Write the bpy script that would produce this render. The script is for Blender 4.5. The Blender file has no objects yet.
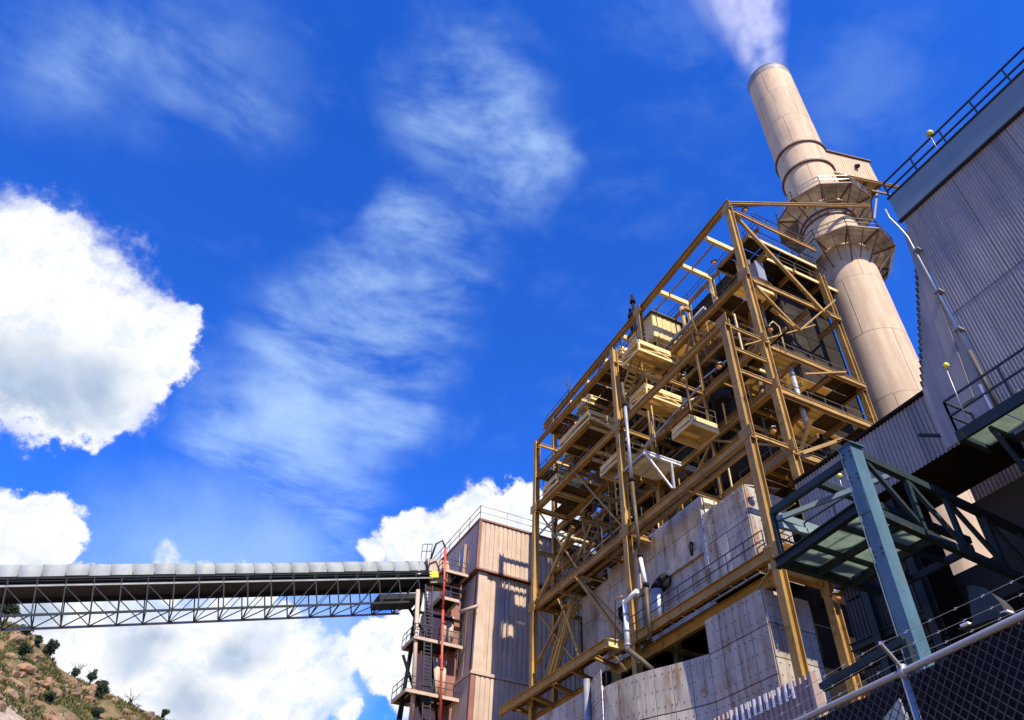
import bpy, bmesh, math, random
from mathutils import Vector, Matrix
random.seed(7)
R = math.radians
scene = bpy.context.scene
C = scene.collection

# ------------------------------------------------------------------ camera
PITCH, ROLL, YAW, FPX = R(42.6), R(2.8), R(24.5), 752.0
_f = Vector((math.sin(YAW)*math.cos(PITCH), math.cos(YAW)*math.cos(PITCH), math.sin(PITCH)))
_r0 = Vector((math.cos(YAW), -math.sin(YAW), 0)); _u0 = _r0.cross(_f)
_r = _r0*math.cos(ROLL) + _u0*math.sin(ROLL)
_u = -_r0*math.sin(ROLL) + _u0*math.cos(ROLL)
cam_d = bpy.data.cameras.new('camera'); cam = bpy.data.objects.new('camera', cam_d); C.objects.link(cam)
cam.matrix_world = Matrix(((_r.x,_u.x,-_f.x,0),(_r.y,_u.y,-_f.y,0),(_r.z,_u.z,-_f.z,0),(0,0,0,1)))
cam_d.sensor_fit = 'HORIZONTAL'; cam_d.sensor_width = 36.0; cam_d.lens = 36.0*FPX/1024.0
cam_d.clip_start = 0.1; cam_d.clip_end = 6000
scene.camera = cam

def ray(x, y):
    return _r*((x-512)/FPX) - _u*((y-360)/FPX) + _f
def LX(x, y, X): d = ray(x, y); return d*(X/d.x)
def LY(x, y, Y): d = ray(x, y); return d*(Y/d.y)
def LZ(x, y, Z): d = ray(x, y); return d*(Z/d.z)

# ------------------------------------------------------------------ sun, sky
SUN_AZ = Vector((-0.045, -1.0, 0)).normalized(); SUN_EL = R(47)
sun_dir = Vector((SUN_AZ.x*math.cos(SUN_EL), SUN_AZ.y*math.cos(SUN_EL), math.sin(SUN_EL)))
sd = bpy.data.lights.new('sun', 'SUN'); sd.energy = 5.0; sd.angle = R(0.53); sd.color = (1.0, 0.92, 0.78)
so = bpy.data.objects.new('sun', sd); C.objects.link(so)
so.rotation_euler = sun_dir.to_track_quat('Z', 'Y').to_euler()

scene.view_settings.view_transform = 'Standard'; scene.view_settings.look = 'None'
scene.view_settings.exposure = 0.65; scene.view_settings.gamma = 1.0
scene.view_settings.use_curve_mapping = False

world = bpy.data.worlds.new('World'); scene.world = world; world.use_nodes = True
NT = world.node_tree; NT.nodes.clear()
class G:
    """tiny node-graph helper"""
    def __init__(s, nt): s.nt = nt; s.N = nt.nodes; s.L = nt.links
    def set(s, sock, v):
        if isinstance(v, bpy.types.NodeSocket): s.L.new(v, sock)
        elif v is not None: sock.default_value = v
    def math(s, op, a, b=None, c=None, clamp=False):
        n = s.N.new('ShaderNodeMath'); n.operation = op; n.use_clamp = clamp
        s.set(n.inputs[0], a); s.set(n.inputs[1], b)
        if c is not None: s.set(n.inputs[2], c)
        return n.outputs[0]
    def vm(s, op, a, b=None, scale=None):
        n = s.N.new('ShaderNodeVectorMath'); n.operation = op
        s.set(n.inputs[0], a)
        if b is not None: s.set(n.inputs[1], b)
        if scale is not None: s.set(n.inputs['Scale'], scale)
        return n.outputs['Value'] if op in ('DISTANCE','LENGTH','DOT_PRODUCT') else n.outputs[0]
    def mr(s, v, a, b, c=0.0, d=1.0, smooth=True):
        n = s.N.new('ShaderNodeMapRange'); n.interpolation_type = 'SMOOTHSTEP' if smooth else 'LINEAR'
        s.set(n.inputs[0], v); n.inputs[1].default_value = a; n.inputs[2].default_value = b
        n.inputs[3].default_value = c; n.inputs[4].default_value = d
        return n.outputs[0]
    def noise(s, vec, scale, detail=5, rough=0.55, color=False, dist=0.0):
        n = s.N.new('ShaderNodeTexNoise'); s.set(n.inputs['Vector'], vec)
        n.inputs['Scale'].default_value = scale; n.inputs['Detail'].default_value = detail
        n.inputs['Roughness'].default_value = rough; n.inputs['Distortion'].default_value = dist
        return n.outputs['Color'] if color else n.outputs['Fac']
    def mix(s, f, a, b, mode='MIX'):
        n = s.N.new('ShaderNodeMix'); n.data_type = 'RGBA'; n.blend_type = mode; n.clamp_factor = True
        s.set(n.inputs[0], f); s.set(n.inputs[6], a); s.set(n.inputs[7], b)
        return n.outputs[2]
    def mapping(s, vec, scale=(1,1,1), rot=(0,0,0)):
        n = s.N.new('ShaderNodeMapping'); s.set(n.inputs[0], vec)
        n.inputs['Scale'].default_value = scale; n.inputs['Rotation'].default_value = rot
        return n.outputs[0]
def rgb(c): return (c[0], c[1], c[2], 1.0)

g = G(NT)
sky = g.N.new('ShaderNodeTexSky'); sky.sky_type = 'NISHITA'; sky.sun_disc = False
sky.sun_elevation = SUN_EL; sky.sun_rotation = math.atan2(SUN_AZ.x, SUN_AZ.y)
sky.altitude = 2200; sky.air_density = 1.0; sky.dust_density = 0.0; sky.ozone_density = 3.0
hs = g.N.new('ShaderNodeHueSaturation'); hs.inputs['Saturation'].default_value = 1.28
g.L.new(sky.outputs[0], hs.inputs['Color'])
skycol = g.mix(1.0, hs.outputs[0], (1.03, 1.36, 2.45, 1), 'MULTIPLY')
tc = g.N.new('ShaderNodeTexCoord')
D = tc.outputs['Generated']
def dirpx(x, y): return tuple(ray(x, y).normalized())
# warped lookup for billowy edges
w1 = g.vm('SCALE', g.vm('SUBTRACT', g.noise(D, 9, 3, 0.5, True), (0.5,0.5,0.5)), scale=0.105)
w2 = g.vm('SCALE', g.vm('SUBTRACT', g.noise(D, 34, 4, 0.6, True), (0.5,0.5,0.5)), scale=0.022)
DW = g.vm('ADD', g.vm('ADD', D, w1), w2)
def blobs(vec, lst, k=1.0):
    cur = None
    for (x, y, r) in lst:
        d = g.vm('DISTANCE', vec, dirpx(x, y))
        rr = r/790.0*k
        v = g.math('MULTIPLY_ADD', d, -1.0/rr, 1.0)
        cur = v if cur is None else g.math('SMOOTH_MAX', cur, v, 0.12)
    return cur
CUM = [(100,268,30),(-10,262,72),(25,240,42),(-20,330,100),(60,300,85),(125,318,56),(160,325,40),(110,345,78),(60,375,70),(90,395,40),(150,345,44),(20,385,50),
       (-30,555,60),(20,548,46),(52,556,26),(168,572,24),(195,575,18),
       (95,670,72),(200,672,90),(285,680,62),(40,640,66),(120,690,95),(230,720,110),(308,655,22),
       (372,650,34),(405,665,46),(385,678,28),(425,615,34),(410,700,30),(350,726,16),
       (428,552,46),(470,534,42),(505,522,36),(378,552,22),(530,525,45),(500,580,75),(560,560,60),(450,590,50)]
cum = blobs(DW, CUM)
def billow(vec):
    v = g.N.new('ShaderNodeTexVoronoi'); v.feature = 'F1'; v.inputs['Scale'].default_value = 19
    v.inputs['Detail'].default_value = 1.0; v.inputs['Roughness'].default_value = 0.62; v.inputs['Lacunarity'].default_value = 2.3
    v.normalize = True
    g.set(v.inputs['Vector'], vec); return g.math('SUBTRACT', 0.5, v.outputs['Distance'])
DV = g.vm('ADD', D, g.vm('SCALE', w1, scale=0.35))
bil = billow(DV)
fine = g.noise(D, 60, 5, 0.62)
edge = g.math('ADD', cum, g.math('MULTIPLY', g.math('SUBTRACT', fine, 0.5), 0.62))
edge = g.math('ADD', edge, g.math('MULTIPLY', g.math('SUBTRACT', bil, 0.2), 0.5))
soft = g.mr(g.noise(D, 7, 2, 0.5), 0.42, 0.62)
cmask = g.math('ADD', g.math('MULTIPLY', g.mr(edge, 0.02, 0.2), g.math('SUBTRACT', 1.0, soft)), g.math('MULTIPLY', g.mr(edge, -0.12, 0.55), soft))
# the same cumulus field goes on round the horizon outside the picture
sep = g.N.new('ShaderNodeSeparateXYZ'); g.L.new(D, sep.inputs[0])
hz = g.noise(DW, 3.6, 4, 0.58)
lowb = g.mr(sep.outputs['Z'], 0.02, 0.26, 1.0, 0.0)
away = g.mr(g.vm('DOT_PRODUCT', D, dirpx(512, 420)), 0.62, 0.80, 1.0, 0.0)
gen = g.math('MULTIPLY', g.mr(g.math('ADD', hz, g.math('MULTIPLY', lowb, 0.2)), 0.63, 0.72), g.math('MULTIPLY', away, lowb))
cmask = g.math('MAXIMUM', cmask, gen)
# shading of the cumulus: thick, low parts grey-blue
inner = blobs(g.vm('ADD', DW, (0.0, 0.0, 0.012)), [(40,395,85),(5,390,75),(95,375,50),(60,420,40),(30,585,50),(150,625,60),(270,640,45),(180,700,55),(120,640,35),(235,610,40),(390,690,28),(460,560,40),(395,630,20)][:4]+[(30,590,34),(150,628,40),(250,640,34),(190,700,40),(460,565,36)])
bl = g.noise(DW, 26, 4, 0.6)
bl_up = g.noise(g.vm('ADD', DW, tuple(Vector(dirpx(300,430)).cross(Vector(dirpx(700,430))).normalized()*0.010)), 26, 4, 0.6)
shade = g.math('MULTIPLY', g.mr(g.math('ADD', inner, g.math('MULTIPLY', g.math('SUBTRACT', bl, 0.5), 0.45)), -0.15, 0.95), 0.95)
rim = g.mr(edge, 0.05, 0.55)
ccol = g.mix(g.math('MULTIPLY', shade, rim), (7.2,7.25,7.3,1), (2.9,3.7,5.0,1))
relief = g.mr(g.math('SUBTRACT', bl_up, bl), -0.03, 0.16)
ccol = g.mix(g.math('MULTIPLY', relief, 0.42), ccol, (3.9,4.9,6.4,1))
# soft wisps
DS = g.mapping(D, (1.0, 1.5, 3.0), (R(15), R(-35), R(20)))
wn = g.noise(DS, 5.5, 6, 0.6, dist=0.3)
wn2 = g.noise(DS, 15, 4, 0.6)
wq = g.vm('ADD', D, g.vm('SCALE', g.vm('SUBTRACT', g.noise(D, 6, 4, 0.6, True), (0.5,0.5,0.5)), scale=0.16))
wisp_b = blobs(wq, [(480,110,115),(510,170,90),(420,230,80),(330,350,110),(300,420,125),(390,400,80),(255,505,85),(300,550,90),(360,300,80),(440,290,85),(400,340,90),(250,440,85),(540,150,70),(330,480,90)])
wisp_c = blobs(wq, [(200,70,110),(130,60,80),(250,120,60),(60,60,90)])
wisp_b = g.math('MAXIMUM', wisp_b, g.math('MULTIPLY', wisp_c, 0.5))
wisp = g.math('MULTIPLY', g.mr(wisp_b, 0.0, 0.75), g.mr(g.math('ADD', g.math('MULTIPLY', wn, 0.8), g.math('MULTIPLY', wn2, 0.2)), 0.28, 0.74))
gw = g.math('MULTIPLY', g.mr(wn, 0.52, 0.8), g.math('ADD', g.math('MULTIPLY', away, 0.35), 0.08))
st_b = blobs(wq, [(870,90,110),(850,130,70),(700,60,110),(640,20,90)])
stv = g.math('MULTIPLY', g.mr(st_b, 0.0, 1.0), g.math('MULTIPLY', g.mr(wn, 0.35, 0.7), 0.16))
wisp = g.math('MAXIMUM', g.math('MAXIMUM', g.math('MULTIPLY', wisp, 0.78), gw), stv)
lowveil = g.math('MULTIPLY', g.mr(blobs(wq, [(200,600,170),(300,640,110),(180,680,170),(270,560,90)]), 0.0, 0.8), 0.55)
wisp = g.math('MAXIMUM', wisp, lowveil)
col = g.mix(wisp, skycol, (3.6,5.3,7.6,1))
col = g.mix(cmask, col, ccol)
bg = g.N.new('ShaderNodeBackground'); bg.inputs['Strength'].default_value = 0.094
g.L.new(col, bg.inputs['Color'])
wo = g.N.new('ShaderNodeOutputWorld'); g.L.new(bg.outputs[0], wo.inputs[0])

# ------------------------------------------------------------------ materials
def mat(name, col, rough=0.6, metal=0.0, var=0.25, rust=0.0, rustcol=(0.16,0.06,0.02), nscale=0.7, dark=None, objvar=0.0, transl=0.0, bump=0.0, streak=None, spec=0.4):
    m = bpy.data.materials.new(name); m.use_nodes = True
    nt = m.node_tree; k = G(nt); b = nt.nodes['Principled BSDF']
    geo = k.N.new('ShaderNodeNewGeometry'); P = geo.outputs['Position']
    n1 = k.noise(P, nscale, 6, 0.6)
    n2 = k.noise(k.mapping(P, (1.6,1.6,0.16)), nscale*2.2, 6, 0.65)       # vertical run-off streaks
    lo = tuple(c*(1-var) for c in col); hi = tuple(min(c*(1+var*0.8), 0.9) for c in col)
    c = k.mix(k.mr(n1, 0.3, 0.7), rgb(lo), rgb(hi))
    if streak:
        c = k.mix(k.math('MULTIPLY', k.mr(n2, 0.43, 0.66), streak[1]), c, rgb(streak[0]))
    if objvar:
        oi = k.N.new('ShaderNodeObjectInfo')
        v = k.math('ADD', k.math('MULTIPLY', oi.outputs['Random'], objvar), 1.0-objvar/2)
        c = k.mix(1.0, c, k.vm('SCALE', (1,1,1), scale=v), 'MULTIPLY')
    if rust:
        n3 = k.noise(P, nscale*3.1, 8, 0.7)
        sw = 0.5 if streak else 0.0; th0 = 0.06 if streak else 0.0
        rf = k.mr(k.math('ADD', k.math('MULTIPLY', n2, sw), k.math('MULTIPLY', n3, 1-sw)), 0.66-th0-0.2*rust, 0.76-th0-0.12*rust)
        c = k.mix(k.math('MULTIPLY', rf, 0.85), c, rgb(rustcol))
        k.L.new(k.mr(rf, 0, 1, rough, 0.9), b.inputs['Roughness'])
    else:
        k.L.new(k.mr(n1, 0.3, 0.7, max(rough-0.08,0.05), min(rough+0.1,1)), b.inputs['Roughness'])
    k.L.new(c, b.inputs['Base Color'])
    b.inputs['Metallic'].default_value = metal
    b.inputs['Specular IOR Level'].default_value = spec
    if bump:
        bn = k.N.new('ShaderNodeBump'); bn.inputs['Strength'].default_value = bump; bn.inputs['Distance'].default_value = 0.05
        k.L.new(k.noise(P, nscale*4, 6, 0.6), bn.inputs['Height']); k.L.new(bn.outputs[0], b.inputs['Normal'])
    if transl:
        tr = k.N.new('ShaderNodeBsdfTranslucent'); k.L.new(c, tr.inputs['Color'])
        ms = k.N.new('ShaderNodeMixShader'); ms.inputs[0].default_value = transl
        out = nt.nodes['Material Output']
        k.L.new(b.outputs[0], ms.inputs[1]); k.L.new(tr.outputs[0], ms.inputs[2]); k.L.new(ms.outputs[0], out.inputs[0])
    return m
RUST = (0.13,0.05,0.018)
M = {}
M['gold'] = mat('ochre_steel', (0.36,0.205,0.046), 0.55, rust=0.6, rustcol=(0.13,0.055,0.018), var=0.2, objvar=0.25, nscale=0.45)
M['cream'] = mat('sunlit_steel', (0.70,0.52,0.22), 0.5, rust=0.3, rustcol=(0.25,0.12,0.04), var=0.15, objvar=0.15)  # lit copy of the ochre steel, sunlight put into the colour
M['grate'] = mat('ochre_grating', (0.10,0.055,0.02), 0.85, rust=0.45, var=0.3, objvar=0.6, transl=0.14)
M['gratew'] = mat('sunlit_grating', (0.66,0.48,0.22), 0.7, rust=0.15, var=0.15, objvar=0.3, transl=0.45)  # paler copy of the grating, sunlight coming through put into its colour
M['rail'] = mat('dark_rail', (0.10,0.075,0.04), 0.6, rust=0.3)
M['darkrail'] = mat('black_rail', (0.03,0.035,0.045), 0.55)
M['stack'] = mat('stack_paint', (0.57,0.415,0.255), 0.72, var=0.1, nscale=0.4, streak=((0.38,0.25,0.15),0.55), objvar=0.06, spec=0.25)
M['stackring'] = mat('stack_ring', (0.16,0.085,0.05), 0.6, rust=0.3)
M['tan'] = mat('tan_cladding', (0.49,0.36,0.255), 0.55, var=0.10, objvar=0.14, streak=((0.33,0.21,0.13),0.4))
M['tantrim'] = mat('maroon_trim', (0.24,0.10,0.07), 0.6)
M['hood'] = mat('hood_sheet', (0.27,0.29,0.275), 0.75, spec=0.15, var=0.1, objvar=0.12, streak=((0.38,0.37,0.3),0.4))
M['hoodrib'] = mat('hood_rib', (0.25,0.26,0.26), 0.5)
M['truss'] = mat('truss_steel', (0.025,0.028,0.03), 0.6, rust=0.2, spec=0.15)
M['trusslight'] = mat('truss_chord', (0.26,0.27,0.24), 0.5, rust=0.15)
M['black'] = mat('belt_rubber', (0.02,0.02,0.022), 0.85)
M['darksteel'] = mat('dark_steel', (0.018,0.014,0.011), 0.85, rust=0.35, rustcol=(0.05,0.022,0.01), spec=0.1)  # base colour taken near black to deepen the shaded areas
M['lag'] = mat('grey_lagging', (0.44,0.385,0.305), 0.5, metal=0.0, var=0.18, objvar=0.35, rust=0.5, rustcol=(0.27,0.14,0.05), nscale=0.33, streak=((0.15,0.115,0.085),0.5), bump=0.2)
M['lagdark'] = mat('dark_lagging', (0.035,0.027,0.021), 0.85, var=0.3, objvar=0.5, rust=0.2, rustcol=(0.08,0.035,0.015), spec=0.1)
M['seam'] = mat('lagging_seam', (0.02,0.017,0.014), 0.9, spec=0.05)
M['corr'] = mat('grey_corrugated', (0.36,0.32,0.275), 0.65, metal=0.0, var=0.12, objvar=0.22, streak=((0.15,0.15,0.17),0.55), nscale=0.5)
M['corrd'] = mat('shaded_weathered_corrugated', (0.05,0.043,0.038), 0.65, var=0.3, objvar=0.3, rust=0.35, rustcol=(0.12,0.055,0.025))  # rusty sheet, its base colour darkened to stand for shade
M['rustwall'] = mat('rusty_corrugated', (0.16,0.09,0.055), 0.7, rust=0.5)
M['fascia'] = mat('blue_grey_fascia', (0.17,0.235,0.25), 0.5, var=0.1, streak=((0.17,0.22,0.26),0.5))
M['blue'] = mat('blue_steel', (0.06,0.125,0.17), 0.5, var=0.25, rust=0.3, rustcol=(0.10,0.07,0.05), streak=((0.10,0.17,0.2),0.5), objvar=0.12)
M['bluedark'] = mat('shaded_blue_steel', (0.018,0.032,0.036), 0.6, 0.0, 0.2, 0.25, spec=0.2)  # blue steel darkened almost to black, shade put into the colour
M['panel'] = mat('fibreglass_deck', (0.40,0.46,0.39), 0.5, var=0.18, transl=0.75, rust=0.25, rustcol=(0.2,0.2,0.13), nscale=1.2)
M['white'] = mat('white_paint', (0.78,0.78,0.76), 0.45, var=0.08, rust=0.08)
M['galv'] = mat('galvanised', (0.36,0.36,0.36), 0.45, metal=0.5, var=0.15)
M['wire'] = mat('fence_wire', (0.075,0.077,0.08), 0.55, metal=0.4, var=0.1)
M['red'] = mat('red_pipe', (0.55,0.07,0.03), 0.45, var=0.15, rust=0.15)
M['pinkcorr'] = mat('pinkish_cladding', (0.30,0.215,0.18), 0.55, var=0.1, objvar=0.15)
M['amber'] = mat('amber_glass', (0.75,0.33,0.08), 0.15, var=0.1)
M['yellow'] = mat('yellow_lens', (0.75,0.68,0.06), 0.18, var=0.08)
M['glass'] = mat('dark_glass', (0.10,0.13,0.15), 0.08, var=0.1, spec=0.8)
M['doorpink'] = mat('door_paint', (0.50,0.24,0.15), 0.5, var=0.1)
M['ground'] = mat('packed_gravel', (0.15,0.10,0.055), 0.95, var=0.25, nscale=0.4, bump=0.4)
M['rock'] = mat('sandstone', (0.235,0.155,0.085), 0.9, var=0.4, nscale=0.35, objvar=0.35, bump=0.6, streak=((0.36,0.15,0.07),0.5))
M['bark'] = mat('bark', (0.09,0.065,0.045), 0.9)
M['leaf'] = mat('juniper_leaf', (0.035,0.055,0.02), 0.8, var=0.5, nscale=3, transl=0.2)
M['dry'] = mat('dry_grass', (0.23,0.19,0.055), 0.9, var=0.45, nscale=1.5, transl=0.25)
M['sage'] = mat('sage_leaf', (0.085,0.10,0.03), 0.9, var=0.4, nscale=2, transl=0.2)

def hill_mat():
    m = bpy.data.materials.new('hillside_earth'); m.use_nodes = True; k = G(m.node_tree); b = m.node_tree.nodes['Principled BSDF']
    P = k.N.new('ShaderNodeNewGeometry').outputs['Position']
    n = k.noise(P, 0.14, 8, 0.65); n2 = k.noise(P, 0.8, 6, 0.7)
    c = k.mix(k.mr(n2, 0.35, 0.65), rgb((0.17,0.125,0.042)), rgb((0.095,0.09,0.025)))
    c = k.mix(k.mr(n, 0.48, 0.6), c, rgb((0.23,0.14,0.06)))
    c = k.mix(k.mr(k.noise(P, 1.7, 5, 0.7), 0.56, 0.68), c, rgb((0.045,0.055,0.016)))
    # bare pale rock at the foot of the slope
    sp = k.N.new('ShaderNodeSeparateXYZ'); k.L.new(P, sp.inputs[0])
    bare = k.mr(k.math('ADD', sp.outputs['Z'], k.math('ADD', k.math('MULTIPLY', n2, 4.0), k.math('MULTIPLY', sp.outputs['X'], 0.32))), 27.6, 29.0, 1.0, 0.0)
    c = k.mix(bare, c, k.mix(k.mr(n2, 0.3, 0.7), rgb((0.27,0.20,0.14)), rgb((0.50,0.40,0.29))))
    k.L.new(c, b.inputs['Base Color']); b.inputs['Roughness'].default_value = 0.95
    bn = k.N.new('ShaderNodeBump'); bn.inputs['Strength'].default_value = 0.8; bn.inputs['Distance'].default_value = 0.6
    k.L.new(k.noise(P, 1.1, 8, 0.7), bn.inputs['Height']); k.L.new(bn.outputs[0], b.inputs['Normal'])
    return m
M['hill'] = hill_mat()

# ------------------------------------------------------------------ mesh helpers
class MB:
    def __init__(s): s.v = []; s.f = []; s.sm = []
    def add(s, vs, fs, smooth=False):
        o = len(s.v); s.v += [tuple(v) for v in vs]
        for f in fs: s.f.append(tuple(i+o for i in f)); s.sm.append(smooth)
        return s
    def frame(s, a, b, up=(0,0,1)):
        a = Vector(a); b = Vector(b); z = (b-a).normalized(); up = Vector(up)
        if abs(z.dot(up)) > 0.98: up = Vector((0,1,0)) if abs(z.y) < 0.9 else Vector((1,0,0))
        x = z.cross(up).normalized(); y = x.cross(z).normalized()
        return a, b, x, y, z
    def bar(s, a, b, w, h, up=(0,0,1), ox=0, oy=0):
        a, b, x, y, z = s.frame(a, b, up)
        c = [(-w/2+ox,-h/2+oy),(w/2+ox,-h/2+oy),(w/2+ox,h/2+oy),(-w/2+ox,h/2+oy)]
        vs = [a+x*p+y*q for p,q in c] + [b+x*p+y*q for p,q in c]
        return s.add(vs, [(3,2,1,0),(4,5,6,7),(0,1,5,4),(1,2,6,5),(2,3,7,6),(3,0,4,7)])
    def ib(s, a, b, w, h, up=(0,0,1), tf=0.045, tw=0.035):
        """I section: h along up, flanges w wide"""
        a, b, x, y, z = s.frame(a, b, up)
        p = [(-w/2,-h/2),(w/2,-h/2),(w/2,-h/2+tf),(tw/2,-h/2+tf),(tw/2,h/2-tf),(w/2,h/2-tf),(w/2,h/2),(-w/2,h/2),(-w/2,h/2-tf),(-tw/2,h/2-tf),(-tw/2,-h/2+tf),(-w/2,-h/2+tf)]
        n = len(p)
        vs = [a+x*i+y*j for i,j in p] + [b+x*i+y*j for i,j in p]
        fs = [(i,(i+1)%n,(i+1)%n+n,i+n) for i in range(n)]
        for o in (0, n):
            for q in ((0,1,2,3,10,11),(3,4,9,10),(4,5,6,7,8,9)): fs.append(tuple(i+o for i in (q[::-1] if o==0 else q)))
        return s.add(vs, fs)
    def box(s, p0, p1):
        x0,y0,z0 = p0; x1,y1,z1 = p1
        vs = [(x0,y0,z0),(x1,y0,z0),(x1,y1,z0),(x0,y1,z0),(x0,y0,z1),(x1,y0,z1),(x1,y1,z1),(x0,y1,z1)]
        return s.add(vs, [(3,2,1,0),(4,5,6,7),(0,1,5,4),(1,2,6,5),(2,3,7,6),(3,0,4,7)])
    def tube(s, pts, r, n=8, cap=True):
        pts = [Vector(p) for p in pts]; rs = r if isinstance(r, (list,tuple)) else [r]*len(pts)
        rings = []; x = None
        for i, p in enumerate(pts):
            t = (pts[min(i+1,len(pts)-1)] - pts[max(i-1,0)]).normalized()
            if x is None:
                up = Vector((0,0,1)) if abs(t.z) < 0.9 else Vector((0,1,0)); x = t.cross(up).normalized()
            else:
                x = (x - t*x.dot(t)).normalized()
            y = t.cross(x)
            rings.append([p + (x*math.cos(2*math.pi*k/n)+y*math.sin(2*math.pi*k/n))*rs[i] for k in range(n)])
        vs = [v for q in rings for v in q]; fs = []
        for i in range(len(pts)-1):
            for k in range(n):
                fs.append((i*n+k, i*n+(k+1)%n, (i+1)*n+(k+1)%n, (i+1)*n+k))
        s.add(vs, fs, True)
        if cap:
            o = len(s.v)-len(vs); s.f.append(tuple(o+k for k in range(n))[::-1]); s.sm.append(False)
            s.f.append(tuple(o+(len(pts)-1)*n+k for k in range(n))); s.sm.append(False)
        return s
    def corr(s, o, u, v, pitch, depth, nrm, kind='trap', thick=0.02):
        """profiled sheet from corner o, along u (profile direction) and v; crest towards nrm"""
        o = Vector(o); u = Vector(u); v = Vector(v); nrm = Vector(nrm).normalized(); Lu = u.length; ud = u/Lu
        n = max(1, round(Lu/pitch)); p = Lu/n; pr = []
        for i in range(n):
            b = i*p
            if kind == 'trap': pr += [(b,0),(b+p*0.60,0),(b+p*0.68,depth),(b+p*0.92,depth)]
            elif kind == 'groove': pr += [(b,depth),(b+p*0.72,depth),(b+p*0.76,0),(b+p*0.96,0)]
            else: pr += [(b,0),(b+p*0.25,depth*0.75),(b+p*0.5,depth),(b+p*0.75,depth*0.75)]
        pr.append((Lu, pr[0][1]))
        a = [o+ud*q+nrm*d for q,d in pr]
        m = len(a); vs = a + [q+v for q in a] + [q-nrm*thick for q in a] + [q+v-nrm*thick for q in a]
        fs = []
        for i in range(m-1):
            fs += [(i,i+1,m+i+1,m+i), (2*m+i+1,2*m+i,3*m+i,3*m+i+1), (i+1,i,2*m+i,2*m+i+1), (m+i,m+i+1,3*m+i+1,3*m+i)]
        fs += [(0,m,3*m,2*m),(m-1,3*m-1,4*m-1,2*m-1)]
        return s.add(vs, fs)
    def prism(s, poly, d):
        poly = [Vector(p) for p in poly]; d = Vector(d); n = len(poly)
        return s.add(poly+[p+d for p in poly], [tuple(range(n))[::-1], tuple(range(n,2*n))] + [(i,(i+1)%n,(i+1)%n+n,i+n) for i in range(n)])
    def build(s, name, m, parent=None, label=None):
        L = WL.get(parent.name, Vector((0,0,0))) if parent else Vector((0,0,0))
        me = bpy.data.meshes.new(name); me.from_pydata([(v[0]-L.x, v[1]-L.y, v[2]-L.z) for v in s.v], [], s.f)
        me.polygons.foreach_set('use_smooth', s.sm); me.materials.append(M[m] if isinstance(m, str) else m)
        me.validate()
        bm = bmesh.new(); bm.from_mesh(me); bmesh.ops.recalc_face_normals(bm, faces=bm.faces); bm.to_mesh(me); bm.free()
        o = bpy.data.objects.new(name, me); C.objects.link(o)
        if parent: o.parent = parent; WL[o.name] = L
        else: WL[o.name] = Vector((0,0,0))
        if label: o['label'] = label
        return o
WL = {}
def tag(o, label, cat, group=None, kind=None):
    if label: o['label'] = label
    if cat: o['category'] = cat
    if group: o['group'] = group
    if kind: o['kind'] = kind
    return o
def thing(name, label, cat, loc, group=None):
    o = bpy.data.objects.new(name, None); C.objects.link(o); o.location = loc; WL[o.name] = Vector(loc); o.empty_display_size = 0.5
    return tag(o, label, cat, group)
def V(*a): return Vector(a)

def railing(pts, parent, m='rail', h=1.07, step=1.6, r=0.024, mid=True, name='railing'):
    mb = MB(); pts = [Vector(p) for p in pts]
    for k in ((1.0, 0.52) if mid else (1.0,)):
        for a, b in zip(pts, pts[1:]): mb.bar(a+V(0,0,h*k), b+V(0,0,h*k), r*2, r*2)
    for a, b in zip(pts, pts[1:]):
        n = max(1, round((b-a).length/step))
        for i in range(n+1):
            p = a.lerp(b, i/n); mb.bar(p-V(0,0,0.05), p+V(0,0,h), r*1.8, r*1.8, (1,0,0))
    return mb.build(name, m, parent)
def ladder(a, b, parent, m='rail', w=0.45, side=(1,0,0), r=0.025, step=0.32, name='ladder'):
    mb = MB(); a = Vector(a); b = Vector(b); sd_ = Vector(side)*w/2
    for q in (-1, 1): mb.bar(a+sd_*q, b+sd_*q, r*2, r*2)
    n = int((b-a).length/step)
    for i in range(1, n): p = a.lerp(b, i/n); mb.bar(p-sd_, p+sd_, r*1.4, r*1.4)
    return mb.build(name, m, parent)
def stair(a, b, parent, m='gold', w=0.8, side=(1,0,0), n=14):
    a = Vector(a); b = Vector(b); sd_ = Vector(side).normalized()*w/2
    st = MB()
    for q in (-1,1): st.bar(a+sd_*q, b+sd_*q, 0.06, 0.25)
    so_ = st.build('stair', m, parent)
    for i in range(1, n):
        p = a.lerp(b, i/n); run = (b-a); run.z = 0; run.normalize()
        MB().bar(p-sd_*0.93-run*0.02, p+sd_*0.93-run*0.02, 0.24, 0.04).build('tread', 'cream', so_)
    hr = MB()
    for q in (-1,1):
        hr.bar(a+sd_*q+V(0,0,0.95), b+sd_*q+V(0,0,0.95), 0.045, 0.045)
        for t in (0.05,0.35,0.65,0.95): p = a.lerp(b,t)+sd_*q; hr.bar(p, p+V(0,0,0.95), 0.04, 0.04)
    hr.build('handrail', 'rail', so_)
    return so_

# ================================================================== GROUND AND HILL
GZ = -1.5
gm = MB(); n = 20; S = 900
vs = []; fs = []
for i in range(n+1):
    for j in range(n+1): vs.append((-S+2*S*i/n, -S+2*S*j/n, GZ))
for i in range(n):
    for j in range(n): a = i*(n+1)+j; fs.append((a, a+n+1, a+n+2, a+1))
gm.add(vs, fs); tag(gm.build('ground', 'ground'), None, None, kind='structure')

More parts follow.
